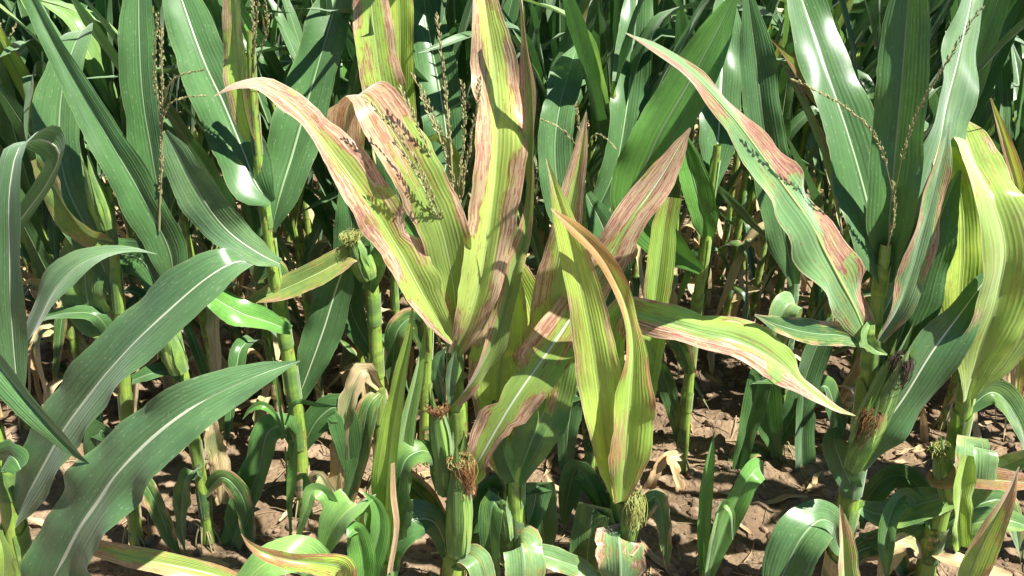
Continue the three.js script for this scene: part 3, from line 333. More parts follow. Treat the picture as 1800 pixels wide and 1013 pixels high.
  {m:"yel1",p:[[0.1643,0.4998,-0.1,0.0218],[0.0982,0.8192,-0.12,0.0332],[0.0418,1.0022,-0.13,0.0367],[-0.0254,1.1257,-0.13,0.0261],[-0.0741,1.2052,-0.13,0.0035]],n:[-0.3,0.3,0.9],e:[-0.3,0.3,0.9],f:26,w:0.5},
  {m:"dgr3",p:[[-0.0014,0.1206,0.0,0.0312],[0.0492,0.2125,0.02,0.0632],[0.1319,0.2393,0.03,0.0598],[0.2148,0.2133,0.04,0.0218]],n:[0.1,0.8,0.6],e:[0.1,0.8,0.6],f:14,w:0.5,rag:0.4},
  {m:"dry1",p:[[-0.0039,0.083,0.0,0.0257],[-0.0969,0.168,0.03,0.047],[-0.1381,0.1237,0.05,0.047],[-0.1434,0.0488,0.05,0.0113]],n:[-0.2,0.7,0.6],e:[-0.2,0.7,0.6],f:12,w:1.2,rag:1},
  {m:"dgr2",p:[[0.0347,0.1667,-0.05,0.0287],[-0.0567,0.284,-0.05,0.056],[-0.1183,0.3102,-0.05,0.064],[-0.1615,0.2486,-0.05,0.0564],[-0.161,0.1387,-0.05,0.0116]],n:[-0.2,0.6,0.8],e:[-0.2,0.6,0.8],f:16,w:0.5},
  {m:"dgr5",p:[[0.0342,0.1387,-0.05,0.0289],[0.1168,0.2038,-0.06,0.063],[0.1846,0.2134,-0.07,0.0718],[0.2469,0.1202,-0.07,0.0645],[0.2951,0.0032,-0.07,0.015]],n:[0.2,0.7,0.7],e:[0.2,0.7,0.7],f:16,w:0.5,rag:0.5},
  {m:"dry2",p:[[-0.0118,0.1216,0.02,0.0225],[0.0255,0.1329,0.05,0.0414],[0.0934,0.1154,0.06,0.0413],[0.1686,0.0932,0.06,0.0111]],n:[0.1,0.9,0.4],e:[0.1,0.9,0.4],f:12,w:1.3,rag:1}],ears:[{a:[-0.0237,0.3084,0.04],b:[-0.0888,0.4627,0.05],r:0.0239,silk:"green",sl:0.0585,sx:0.0,sy:0.0133,husk:"husk"}],tassels:[]},
{name:"corn_plant",label:"corn plant at the left edge with two long blue-green leaves reaching right",cat:"corn plant",at:[-1.0183,0,-1.12],stalk:[[0.0849,0.7146,0.0,0.0135],[0.0725,0.6001,0.0,0.0168],[0.0548,0.4771,0.0,0.0193],[0.0391,0.3399,0.0,0.0221],[0.0,-0.01,0.0,0.0239]],
 leaves:[{m:"blue1",p:[[0.0629,0.4982,0.0,0.0371],[0.1576,0.6259,0.04,0.094],[0.2725,0.7752,0.07,0.1125],[0.4005,0.913,0.1,0.112],[0.5028,1.0069,0.11,0.0988],[0.5721,1.0601,0.1,0.0724],[0.6009,1.0719,0.08,0.0477],[0.6079,1.0577,0.05,0.0228],[0.6004,1.0236,0.02,0.0036]],n:[-0.05,0.62,0.78],e:[0.3,0.85,0.4],f:9,w:0.45},
  {m:"blue2",p:[[0.1193,0.3471,0.1,0.0535],[0.2025,0.4819,0.12,0.1196],[0.3128,0.6445,0.15,0.1298],[0.4321,0.7861,0.17,0.1128],[0.5259,0.8647,0.17,0.0891],[0.5971,0.8974,0.15,0.0619],[0.6445,0.9103,0.13,0.0348],[0.6879,0.9168,0.11,0.0026]],n:[0,0.62,0.78],e:[0.1,0.7,0.7],f:8,w:0.75},
  {m:"dark4",p:[[0.1695,1.0116,0.1,0.0343],[0.2024,0.964,0.12,0.0515],[0.2439,0.9163,0.14,0.0568],[0.2809,0.8565,0.15,0.0489],[0.3128,0.793,0.15,0.0304],[0.3387,0.7355,0.14,0.0018]],n:[-0.3,0.6,0.75],e:[-0.3,0.6,0.75],f:20,w:0.3},
  {m:"dgr2",p:[[0.0942,0.6546,0.02,0.0308],[0.1246,0.6823,0.04,0.0602],[0.1516,0.6853,0.06,0.0554],[0.1625,0.6748,0.07,0.0296]],n:[0.2,0.4,0.9],e:[0.2,0.4,0.9],f:12,w:0.5},
  {m:"lime2",p:[[0.0916,0.4149,0.16,0.0604],[0.1482,0.5199,0.17,0.0619],[0.1665,0.5834,0.17,0.0473],[0.1624,0.6232,0.16,0.0282]],n:[0.2,0.3,0.9],e:[0.2,0.3,0.9],f:12,w:0.5,rag:1}],ears:[],tassels:[]},
{name:"corn_plant",label:"corn plant cut off by the left edge with a broad leaf hanging straight down",cat:"corn plant",at:[-1.2305,0,-1.2],stalk:[[0.2483,0.88,0.0,0.0117],[0.1665,0.5777,0.0,0.0148],[0.0802,0.2783,0.0,0.0182],[0.0,-0.01,0.0,0.0196]],
 leaves:[{m:"blue3",p:[[0.2286,0.8095,0.0,0.0272],[0.3246,1.0178,-0.04,0.0403],[0.4378,1.142,-0.04,0.0425],[0.4801,1.1959,-0.02,0.0505],[0.4851,1.2277,0.02,0.0665],[0.4733,1.2282,0.06,0.0749],[0.4621,1.1796,0.09,0.0762],[0.4359,1.0723,0.1,0.075],[0.4055,0.9526,0.1,0.0689],[0.3826,0.8448,0.1,0.0425],[0.3666,0.7526,0.1,0.004]],n:[-0.4,0.3,-0.6],e:[0.15,0.15,0.97],f:10,w:0.3},
  {m:"pale4",p:[[0.2176,0.7104,0.0,0.028],[0.3034,0.7852,0.0,0.0632],[0.3833,0.8904,0.02,0.0704],[0.4443,0.9721,0.03,0.0701],[0.5025,1.0194,0.03,0.0556],[0.5488,1.034,0.02,0.0326],[0.5873,1.0331,0.01,0.0155],[0.6167,1.0229,0.0,0.002]],n:[-0.3,0.6,0.7],e:[0,0.9,0.4],f:10,w:0.5}],ears:[],tassels:[]},
{name:"corn_sprout",label:"low yellow-green corn leaf with dried brown tip lying along the bottom left",cat:"corn leaf",at:[-0.4961,0,-1.08],stalk:[[0.0131,0.3104,0.0,0.0099],[0.0044,0.2477,0.0,0.0111],[0.0,-0.01,0.0,0.012]],
 leaves:[{m:"bl10",p:[[0.0127,0.3073,0.0,0.027],[-0.0461,0.389,0.02,0.039],[-0.121,0.431,0.03,0.0426],[-0.1947,0.4636,0.04,0.0419],[-0.2546,0.4995,0.05,0.0329],[-0.3003,0.5223,0.05,0.0225],[-0.3368,0.5541,0.05,0.002]],n:[0.05,0.75,0.6],e:[0.05,0.75,0.6],f:24,w:0.5}],ears:[],tassels:[]},
{name:"corn_shoot",label:"young corn shoot with folded pale green leaves and a red-tipped blade in front of centre",cat:"corn shoot",at:[-0.3305,0,-1.1],stalk:[[0.0073,0.3195,0.0,0.013],[0.003,0.2081,0.0,0.0154],[0.0,-0.01,0.0,0.0167]],
 leaves:[{m:"red2",p:[[-0.013,0.2852,0.0,0.0344],[0.0115,0.3878,0.05,0.0647],[0.022,0.456,0.08,0.0601],[-0.0134,0.4873,0.1,0.0405],[-0.0591,0.5055,0.11,0.034],[-0.1018,0.5213,0.11,0.0239],[-0.1236,0.5422,0.11,0.0118],[-0.1349,0.5654,0.11,0.002]],n:[-0.1,0.6,0.8],e:[-0.1,0.6,0.8],f:22,w:0.4},
  {m:"lshoot",p:[[-0.0193,0.2631,-0.02,0.035],[-0.0485,0.3801,0.0,0.0691],[-0.0818,0.4295,0.02,0.076],[-0.1304,0.428,0.04,0.0707],[-0.1891,0.3731,0.05,0.0433]],n:[-0.2,0.9,0.4],e:[-0.3,0.7,0.6],f:10,w:0.5},
  {m:"lshoot",p:[[-0.0623,0.3394,-0.04,0.0162],[-0.0344,0.4076,-0.04,0.0453],[-0.0039,0.466,-0.04,0.0803],[0.023,0.4886,-0.05,0.0869],[0.0232,0.446,-0.09,0.0693],[0.0234,0.3795,-0.11,0.0476],[0.0242,0.3229,-0.12,0.0146]],n:[-0.2,0.3,0.9],e:[0,0.4,-0.6],f:16,w:0.3},
  {m:"lshoot",p:[[-0.0435,0.3959,-0.06,0.0184],[-0.0253,0.4624,-0.06,0.0339],[-0.035,0.5097,-0.06,0.0357],[-0.0567,0.5153,-0.06,0.0334],[-0.0718,0.4786,-0.05,0.0268],[-0.0921,0.4203,-0.05,0.0159],[-0.1086,0.3784,-0.05,0.0023]],n:[0.1,0.5,0.8],e:[-0.5,0.2,0.8],f:18,w:0.5},
  {m:"dgr6",p:[[0.016,0.2663,-0.02,0.0303],[0.0328,0.3496,-0.03,0.0573],[0.0294,0.4171,-0.03,0.0517],[0.0235,0.4557,-0.02,0.0331],[0.0162,0.453,0.0,0.0087]],n:[0.1,0.4,0.9],e:[0.1,0.4,0.9],f:18,w:0.5},
  {m:"dgr6",p:[[0.0209,0.228,-0.04,0.0357],[0.0462,0.3447,-0.05,0.0511],[0.068,0.4351,-0.05,0.0453],[0.0634,0.4928,-0.05,0.0267],[0.0435,0.521,-0.05,0.0033]],n:[0.2,0.3,0.9],e:[0.2,0.3,0.9],f:18,w:0.5}],ears:[],tassels:[]},
{name:"corn_plant",label:"second-row corn plant at left with a swelling green ear and slanting dark leaf",cat:"corn plant",at:[-0.8263,0,-1.56],stalk:[[0.0589,0.8798,0.0,0.0078],[0.0322,0.694,0.0,0.0117],[0.0283,0.5064,0.0,0.0135],[0.0214,0.3189,0.0,0.014],[0.0108,0.1144,0.0,0.016],[-0.0005,-0.0051,0.0,0.0164]],
 leaves:[{m:"dark1",p:[[0.06,0.7626,0.02,0.0337],[0.0689,0.8552,0.0235,0.0884],[0.0388,0.968,0.0228,0.0981],[-0.0076,1.0796,0.0097,0.084],[-0.0565,1.193,-0.0053,0.0657],[-0.1029,1.3035,-0.022,0.0437],[-0.1441,1.4094,-0.04,0.0271]],n:[0.15,0.35,0.9],e:[0.15,0.35,0.9],f:24,w:0.35},
  {m:"dark3",p:[[0.0533,0.8244,0.0,0.0258],[0.0498,0.9248,-0.0244,0.0636],[0.031,1.0311,-0.0644,0.0912],[0.0129,1.1593,-0.1137,0.0982],[0.0026,1.273,-0.1701,0.0883],[-0.0054,1.3749,-0.2324,0.0661],[-0.0115,1.4784,-0.3,0.0128]],n:[-0.2,0.2,0.95],e:[-0.2,0.2,0.95],f:18,w:0.3},
  {m:"dark3",p:[[0.0282,0.694,0.0,0.0266],[-0.0272,0.8115,-0.03,0.0788],[-0.0813,0.8172,-0.05,0.0795],[-0.1303,0.8274,-0.06,0.0531],[-0.1905,0.7985,-0.06,0.0134]],n:[0,0.6,0.8],e:[0,0.6,0.8],f:12,w:0.5},
  {m:"dgr1",p:[[0.0272,0.2261,0.02,0.0235],[0.0251,0.2725,0.05,0.0515],[0.0177,0.2675,0.07,0.0539],[-0.0049,0.1855,0.08,0.0518],[-0.0223,0.0914,0.08,0.0323],[-0.0231,0.0231,0.08,0.0045]],n:[-0.1,0.9,0.4],e:[-0.2,0.1,0.95],f:12,w:0.5,rag:0.5},
  {m:"dry1",p:[[0.0278,0.3571,-0.02,0.0232],[0.055,0.3676,-0.03,0.0495],[0.0527,0.2703,-0.04,0.0538],[0.0494,0.1765,-0.04,0.0548],[0.0381,0.0888,-0.04,0.0372]],n:[0.2,0.3,0.9],e:[0.2,0.3,0.9],f:12,w:1,rag:1},
  {m:"dgr2",p:[[0.0339,0.5064,0.0,0.025],[0.0075,0.5432,0.02,0.0409],[-0.0232,0.5509,0.04,0.0458],[-0.0686,0.5383,0.05,0.0269]],n:[0,0.8,0.5],e:[0,0.8,0.5],f:12,w:0.5},
  {m:"dgr5",p:[[0.0144,0.1529,0.0,0.0271],[0.0858,0.2261,0.02,0.0499],[0.1259,0.1789,0.03,0.0531],[0.131,0.0636,0.03,0.0453],[0.1239,-0.037,0.03,0.0077]],n:[0.2,0.7,0.7],e:[0.2,0.1,0.95],f:12,w:0.5,rag:0.5}],ears:[{a:[0.0363,0.5447,0.03],b:[0.0303,0.6735,0.04],r:0.0231,silk:null,sl:0.0814,sx:0.0,sy:0.0407,husk:"husk"}],tassels:[{a:[0.0588,0.9051,0.03],b:[0.1476,1.3311,0.03],br:[[[0.1046,1.1305,0.03],[0.1425,1.1813,0.05],[0.1835,1.1969,0.06],[0.2242,1.2022,0.07]],[[0.1046,1.1305,0.03],[0.1501,1.2206,0.05],[0.186,1.2411,0.06],[0.2327,1.2514,0.07]],[[0.1081,1.1423,0.03],[0.1252,1.2371,0.05],[0.1438,1.3032,0.06],[0.1619,1.3559,0.07]]],r:0.0043}]},
{name:"corn_plant",label:"thin corn stalk in the second row beside the long blue-green leaves at left",cat:"corn plant",at:[-1.0247,0,-1.56],stalk:[[0.1526,1.0118,0.0,0.0086],[0.1322,0.8661,0.0,0.0112],[0.1003,0.6333,0.0,0.0131],[0.0385,0.2649,0.0,0.0168],[-0.0001,-0.001,0.0,0.0178]],
 leaves:[{m:"dark4",p:[[0.1069,0.753,0.0,0.0262],[0.0879,0.8935,0.0003,0.0886],[0.0507,1.0049,-0.0219,0.1046],[0.0442,1.1332,-0.0616,0.1035],[0.062,1.2443,-0.117,0.0889],[0.0598,1.2951,-0.1873,0.076],[0.0213,1.2956,-0.2918,0.0535],[-0.0366,1.2318,-0.38,0.0284]],n:[0,0.2,0.95],e:[0.1,0.6,0.7],f:8,w:0.3},
  {m:"olive",p:[[0.1417,0.8878,0.02,0.0251],[0.1122,0.9155,0.05,0.0637],[0.088,0.9783,0.06,0.0719],[0.0696,1.0367,0.06,0.0613],[0.0531,1.0849,0.06,0.0233]],n:[-0.3,0.3,0.9],e:[-0.3,0.3,0.9],f:20,w:0.5},
  {m:"dgr3",p:[[0.0902,0.6487,0.0,0.0323],[0.0471,0.694,0.0,0.1064],[0.0489,0.8059,-0.01,0.1119],[0.0789,0.8993,-0.02,0.0767],[0.1047,0.9762,-0.03,0.0252]],n:[-0.1,0.25,0.95],e:[-0.1,0.25,0.95],f:14,w:0.5},
  {m:"dgr5",p:[[0.0354,0.2076,0.02,0.0265],[0.084,0.2427,0.04,0.0434],[0.1114,0.1775,0.05,0.0468],[0.1259,0.0628,0.05,0.036],[0.1429,-0.0068,0.05,0.0061]],n:[0.3,0.6,0.7],e:[0.3,0.6,0.7],f:20,w:0.5},
  {m:"dgr2",p:[[0.0865,0.5708,0.0,0.0247],[0.0662,0.7044,0.02,0.0394],[0.009,0.7169,0.03,0.0443],[-0.06,0.7022,0.03,0.0261]],n:[0,0.8,0.5],e:[0,0.8,0.5],f:12,w:0.5},
  {m:"dgr2",p:[[0.0075,0.1357,-0.02,0.0274],[-0.0076,0.2857,-0.02,0.0649],[-0.0206,0.3571,-0.02,0.0726],[-0.0566,0.2752,-0.01,0.0647],[-0.095,0.1443,-0.01,0.0151]],n:[-0.2,0.6,0.8],e:[-0.2,0.2,0.9],f:12,w:0.5}],ears:[{a:[0.146,0.9183,0.03],b:[0.1419,1.0612,0.04],r:0.0186,silk:null,sl:0.0743,sx:0.0,sy:0.0371,husk:"husk"}],tassels:[]},
{name:"corn_plant",label:"corn plant in the second row with broad shaded leaves above the bronze leaf tip",cat:"corn plant",at:[-0.5963,0,-1.68],stalk:[[0.038,1.3146,0.0,0.0085],[0.0243,1.1705,0.0,0.01],[0.0148,1.015,0.0,0.0115],[0.0139,0.8758,0.0,0.0131],[0.0145,0.6956,0.0,0.0162],[0.0181,0.4993,0.0,0.0182],[0.0174,0.2848,0.0,0.019],[0.0005,0.0078,0.0,0.0201],[0.0,-0.01,0.0,0.0217]],
 leaves:[{m:"dark2",p:[[0.0392,0.9393,0.02,0.0343],[0.0128,0.9729,0.0174,0.1101],[-0.0253,1.0482,-0.0259,0.1264],[-0.0768,1.1394,-0.0916,0.128],[-0.142,1.2302,-0.1767,0.1199],[-0.1998,1.3387,-0.2599,0.0969],[-0.2546,1.4636,-0.35,0.0281]],n:[0.1,0.4,0.9],e:[0.1,0.4,0.9],f:14,w:0.35},
  {m:"dark3",p:[[0.0228,0.8613,0.0,0.0326],[0.047,0.9405,-0.0185,0.1077],[0.0689,1.0213,-0.0752,0.1305],[0.0999,1.129,-0.1426,0.1289],[0.1312,1.2375,-0.2184,0.1194],[0.1593,1.3485,-0.3012,0.093],[0.1833,1.4629,-0.39,0.0143]],n:[-0.1,0.4,0.9],e:[-0.1,0.4,0.9],f:10,w:0.4},
  {m:"shine",p:[[0.0407,0.7884,0.03,0.0272],[0.0051,0.8274,0.06,0.0611],[-0.0508,0.8917,0.08,0.0932],[-0.0953,0.999,0.1,0.0972],[-0.1233,1.0815,0.1,0.0683],[-0.1393,1.1245,0.1,0.0193]],n:[-0.2,0.75,0.6],e:[-0.2,0.75,0.6],f:12,w:0.4},
  {m:"lime4",p:[[0.0101,1.0813,0.0,0.0387],[0.0058,1.16,0.01,0.0628],[0.0076,1.2691,0.01,0.066],[0.0129,1.3715,0.0,0.0526],[0.0236,1.4699,0.0,0.0093]],n:[-0.3,0.2,0.9],e:[-0.3,0.2,0.9],f:26,w:0.5},
  {m:"dgr6",p:[[0.046,0.613,0.04,0.031],[0.0002,0.6475,0.06,0.0555],[-0.0505,0.681,0.08,0.0735],[-0.1011,0.7238,0.09,0.0617],[-0.131,0.761,0.1,0.0212]],n:[-0.1,0.75,0.6],e:[-0.1,0.75,0.6],f:12,w:0.5},
  {m:"dark2",p:[[0.0087,0.3449,-0.02,0.0308],[0.0645,0.4701,-0.02,0.0749],[0.1117,0.5835,-0.03,0.1028],[0.1585,0.7082,-0.04,0.0861],[0.2004,0.797,-0.05,0.0226]],n:[0.2,0.4,0.85],e:[0.2,0.4,0.85],f:12,w:0.5},
  {m:"dgr4",p:[[0.0169,0.2583,0.04,0.0305],[0.0064,0.3497,0.07,0.0737],[-0.0246,0.3499,0.09,0.0877],[-0.0636,0.2386,0.11,0.0919],[-0.1161,0.1144,0.12,0.091],[-0.1873,-0.0463,0.12,0.069],[-0.2364,-0.1524,0.12,0.0128]],n:[-0.2,0.8,0.5],e:[-0.1,0.25,0.95],f:16,w:0.6},
  {m:"dgr5",p:[[0.0131,0.6165,-0.03,0.0292],[-0.0024,0.7396,-0.04,0.0713],[-0.0534,0.7036,-0.05,0.0578]],n:[0,0.5,0.8],e:[0,0.5,0.8],f:12,w:0.5},
  {m:"dry1",p:[[0.0021,0.0493,0.0,0.0291],[0.0643,0.1548,0.03,0.0532],[0.0905,0.0839,0.04,0.0569],[0.0941,-0.0397,0.04,0.0486],[0.0811,-0.1365,0.04,0.0132]],n:[0.2,0.7,0.7],e:[0.1,0.1,0.97],f:12,w:1,rag:0.8},
  {m:"dgr2",p:[[0.0026,0.1857,-0.03,0.0287],[0.0662,0.3009,-0.03,0.078],[0.1198,0.3381,-0.03,0.0866],[0.1416,0.2513,-0.02,0.0784],[0.135,0.0938,-0.02,0.0227]],n:[0.2,0.6,0.8],e:[0.2,0.2,0.9],f:12,w:0.5}],ears:[],tassels:[{a:[0.034,1.211,0.02],b:[0.0641,1.4491,0.02],br:[[[0.0357,1.2231,0.02],[0.0631,1.319,0.04],[0.0832,1.397,0.05],[0.095,1.4503,0.06]],[[0.0357,1.2231,0.02],[0.0884,1.3302,0.04],[0.0943,1.4184,0.05],[0.1052,1.4503,0.06]]],r:0.0049}]},
{name:"corn_plant",label:"corn plant with a yellow-green silk ball and twisted olive leaf pointing left",cat:"corn plant",at:[-0.3882,0,-1.78],stalk:[[0.0216,0.7767,0.0,0.0166],[0.0217,0.6477,0.0,0.0184],[0.0163,0.4398,0.0,0.0193],[0.0088,0.2125,0.0,0.0202],[0.0003,0.0062,0.0,0.021],[0.0,-0.01,0.0,0.0226]],
 leaves:[{m:"olive",p:[[0.0269,0.7422,0.03,0.0376],[-0.0004,0.7782,0.06,0.0565],[-0.0478,0.7562,0.08,0.0703],[-0.1092,0.7297,0.1,0.0701],[-0.1803,0.7004,0.11,0.0618],[-0.2355,0.6849,0.12,0.0336],[-0.2746,0.6771,0.12,0.0042]],n:[-0.05,0.6,0.8],e:[-0.1,0.3,0.95],f:18,w:0.3},
  {m:"dgr3",p:[[0.0184,0.6573,0.02,0.0355],[0.0434,0.7465,0.04,0.0719],[0.063,0.797,0.05,0.0792],[0.038,0.8162,0.06,0.056],[0.0227,0.8011,0.06,0.0112]],n:[0,0.4,0.9],e:[0,0.4,0.9],f:12,w:0.5},
  {m:"dark3",p:[[0.0142,0.4338,-0.01,0.0377],[-0.0415,0.57,-0.02,0.0829],[-0.0438,0.6998,-0.03,0.09],[-0.0255,0.8237,-0.04,0.0822],[-0.044,0.9273,-0.05,0.0144]],n:[-0.1,0.2,0.95],e:[-0.1,0.2,0.95],f:14,w:0.5},
  {m:"dry1",p:[[0.0251,0.367,0.03,0.0282],[-0.0096,0.4341,0.05,0.0551],[-0.0574,0.3381,0.07,0.0619],[-0.0878,0.1934,0.08,0.0603],[-0.1176,0.0528,0.08,0.049],[-0.1321,-0.0099,0.08,0.0165]],n:[-0.1,0.6,0.8],e:[-0.1,0.1,0.99],f:12,w:0.9,rag:0.8},
  {m:"dgr5",p:[[0.0237,0.3485,0.03,0.0314],[-0.0008,0.3313,0.06,0.0623],[-0.0322,0.1934,0.08,0.073],[-0.076,0.0407,0.09,0.0489],[-0.1106,-0.065,0.09,0.0067]],n:[-0.2,0.5,0.85],e:[-0.2,0.5,0.85],f:12,w:0.5},
  {m:"dgr2",p:[[0.0217,0.7844,-0.02,0.0293],[0.0984,0.8583,-0.03,0.058],[0.0903,0.9746,-0.04,0.0851],[0.0706,1.1138,-0.05,0.0829]],n:[0.1,0.3,0.9],e:[0.1,0.3,0.9],f:12,w:0.5}],ears:[{a:[0.0244,0.7036,0.05],b:[-0.0015,0.8132,0.06],r:0.0289,silk:"green",sl:0.0809,sx:-0.0058,sy:-0.0058,husk:"husk"}],tassels:[]},
{name:"corn_plant",label:"corn plant behind the drooping right leaf with two dark leaves and clear lower stalk",cat:"corn plant",at:[0.5262,0,-1.88],stalk:[[-0.0042,1.0314,0.0,0.0102],[-0.0063,0.8962,0.0,0.0118],[-0.0055,0.7526,0.0,0.0135],[-0.01,0.5287,0.0,0.0155],[-0.0062,0.2629,0.0,0.0163],[0.0005,-0.0216,0.0,0.0172]],
 leaves:[{m:"dgr6",p:[[-0.0159,0.6989,0.03,0.0306],[-0.1088,0.7725,0.05,0.0894],[-0.2105,0.9037,0.07,0.132],[-0.181,1.0514,0.08,0.1325],[-0.1183,1.1866,0.08,0.123],[-0.0645,1.3013,0.08,0.0858],[-0.0199,1.4099,0.08,0.0127]],n:[-0.1,-0.05,0.98],e:[-0.1,-0.05,0.98],f:10,w:0.4},
  {m:"dgr6",p:[[-0.0086,0.7929,0.02,0.0361],[-0.0244,0.8398,0.04,0.0738],[-0.0579,0.9273,0.05,0.0778],[-0.0815,0.9981,0.04,0.0656],[-0.1032,1.0674,0.03,0.0226]],n:[-0.1,0.2,0.97],e:[-0.1,0.2,0.97],f:20,w:0.5},
  {m:"dark2",p:[[-0.0081,0.9116,0.0,0.0326],[0.0098,1.0189,-0.0503,0.1036],[0.0268,1.1479,-0.1426,0.1112],[0.0439,1.2937,-0.254,0.0919],[0.0661,1.4307,-0.38,0.0158]],n:[0.1,0.3,0.95],e:[0.1,0.3,0.95],f:12,w:0.5},
  {m:"dry2",p:[[-0.0108,0.0917,0.02,0.0277],[-0.0607,0.083,0.05,0.0411],[-0.097,0.0244,0.07,0.0412],[-0.1216,-0.1076,0.07,0.0352]],n:[-0.2,0.7,0.6],e:[-0.2,0.7,0.6],f:12,w:1,rag:1},
  {m:"dry2",p:[[-0.0088,0.0705,0.02,0.0278],[-0.0505,0.1012,0.06,0.0374],[-0.0206,0.0111,0.08,0.0377],[0.0012,-0.0543,0.08,0.0104]],n:[0.2,0.5,0.8],e:[0.2,0.5,0.8],f:12,w:1,rag:1},
  {m:"dgr5",p:[[-0.0071,0.3671,0.01,0.0363],[-0.054,0.4722,0.03,0.064],[-0.1026,0.5494,0.04,0.069],[-0.1395,0.619,0.04,0.0309]],n:[-0.3,0.4,0.8],e:[-0.3,0.4,0.8],f:12,w:0.5},
  {m:"dgr1",p:[[-0.0046,0.0905,-0.01,0.0315],[-0.0535,0.2629,0.0,0.0506],[-0.0871,0.361,0.0,0.0563],[-0.1166,0.4182,0.0,0.0131]],n:[-0.3,0.4,0.8],e:[-0.3,0.4,0.8],f:12,w:0.5}],ears:[],tassels:[]},
{name:"corn_plant",label:"corn plant with shaded strap leaves between the clear soil and the right-hand plant",cat:"corn plant",at:[0.8455,0,-1.95],stalk:[[-0.0595,0.7754,0.0,0.0125],[-0.0308,0.4926,0.0,0.0161],[-0.0191,0.2169,0.0,0.0185],[0.012,-0.1364,0.0,0.0213]],
 leaves:[{m:"dgr4",p:[[-0.0122,0.0243,0.03,0.0358],[-0.066,0.1677,0.05,0.0866],[-0.11,0.3355,0.06,0.0836],[-0.129,0.1817,0.07,0.0686],[-0.1446,-0.0777,0.07,0.0359],[-0.1519,-0.2409,0.07,0.0055]],n:[-0.2,0.4,0.9],e:[-0.2,0.4,0.9],f:18,w:0.5},
  {m:"dark3",p:[[-0.0134,0.0681,0.03,0.0356],[0.014,0.209,0.05,0.1031],[0.0251,0.3489,0.05,0.1072],[0.0421,0.4444,0.05,0.0822],[0.0665,0.5132,0.04,0.0163]],n:[0.2,0.4,0.85],e:[0.2,0.4,0.85],f:14,w:0.5},
  {m:"pale1",p:[[-0.0328,0.4086,0.02,0.0268],[-0.0326,0.5227,0.03,0.0588],[-0.0559,0.5653,0.05,0.0738],[-0.0832,0.5538,0.07,0.0766],[-0.0939,0.4758,0.08,0.0645],[-0.0922,0.3766,0.08,0.0099]],n:[0.1,0.9,-0.2],e:[-0.1,0.15,0.98],f:14,w:0.5},
  {m:"dark1",p:[[-0.0482,0.6116,0.02,0.0354],[-0.0975,0.7534,0.03,0.1091],[-0.1501,0.8991,0.03,0.1058],[-0.2046,1.0926,0.02,0.102],[-0.2431,1.2578,0.0,0.085],[-0.285,1.4151,0.0,0.0137]],n:[-0.1,0.3,0.95],e:[-0.1,0.3,0.95],f:12,w:0.5},
  {m:"dgr2",p:[[-0.0033,-0.0507,0.02,0.0328],[0.0638,-0.0799,0.04,0.0727],[0.0449,0.1257,0.05,0.0873],[0.0298,0.2699,0.05,0.051]],n:[0.3,0.3,0.9],e:[0.3,0.3,0.9],f:12,w:0.5},
  {m:"dgr5",p:[[0.0057,-0.0439,0.0,0.033],[-0.074,0.0387,0.02,0.0646],[-0.1197,0.0243,0.03,0.0717],[-0.1297,-0.1112,0.03,0.0551],[-0.1273,-0.2053,0.03,0.0093]],n:[-0.2,0.7,0.7],e:[-0.2,0.7,0.7],f:12,w:0.5,rag:0.5},
  {m:"dgr1",p:[[0.0016,0.0751,-0.02,0.0326],[0.079,0.1971,-0.03,0.0782],[0.125,0.2389,-0.03,0.0776],[0.1887,0.1046,-0.04,0.0653],[0.228,-0.0295,-0.04,0.0111]],n:[0.2,0.6,0.8],e:[0.2,0.6,0.8],f:12,w:0.5}],ears:[],tassels:[]},
{name:"corn_plant",label:"corn plant behind the upright pink-edged blade, right of the central tassel",cat:"corn plant",at:[0.2488,0,-1.9],stalk:[[-0.0711,0.9515,0.0,0.0117],[-0.0576,0.7612,0.0,0.0136],[-0.0352,0.4444,0.0,0.0159],[-0.0114,0.1257,0.0,0.0184],[0.0024,-0.0266,0.0,0.019]],
 leaves:[{m:"dark4",p:[[-0.0543,0.6772,0.0,0.0314],[-0.1191,0.8654,-0.0263,0.0916],[-0.1352,0.9938,-0.0693,0.1],[-0.1199,1.1034,-0.1223,0.0971],[-0.0884,1.1973,-0.1829,0.0764],[-0.0674,1.2304,-0.27,0.0158]],n:[-0.1,0.35,0.9],e:[-0.1,0.35,0.9],f:10,w:0.5},
  {m:"dark1",p:[[-0.0587,0.7534,-0.02,0.0343],[0.0279,0.9307,-0.072,0.0984],[0.0592,1.0692,-0.1409,0.114],[0.0823,1.2047,-0.2356,0.1125],[0.1012,1.3434,-0.3427,0.0955],[0.1181,1.4727,-0.45,0.013]],n:[0.0,0.25,0.95],e:[0.0,0.25,0.95],f:22,w:0.5},
  {m:"dark2",p:[[-0.0352,0.4444,0.0,0.0362],[0.0085,0.5546,0.0,0.0804],[0.0351,0.6729,-0.01,0.0946],[-0.0012,0.7866,-0.02,0.0929],[-0.0506,0.8801,-0.03,0.0305]],n:[0.1,0.4,0.9],e:[0.1,0.4,0.9],f:12,w:0.5},
  {m:"dark4",p:[[-0.0167,0.1677,0.0,0.0312],[-0.0638,0.2828,0.02,0.0673],[-0.0792,0.1957,0.04,0.0678],[-0.0839,0.0705,0.04,0.0521],[-0.0894,-0.0386,0.04,0.0106]],n:[-0.2,0.4,0.9],e:[-0.2,0.4,0.9],f:12,w:0.5}],ears:[],tassels:[{a:[-0.0692,0.9148,0.03],b:[-0.0918,1.1332,0.03],br:[[[-0.0769,0.9954,0.05],[-0.0405,1.0675,0.08],[0.0061,1.0371,0.11]],[[-0.0809,1.0245,0.05],[-0.1311,1.0814,0.08],[-0.1804,1.1071,0.09]]],r:0.0037}]},
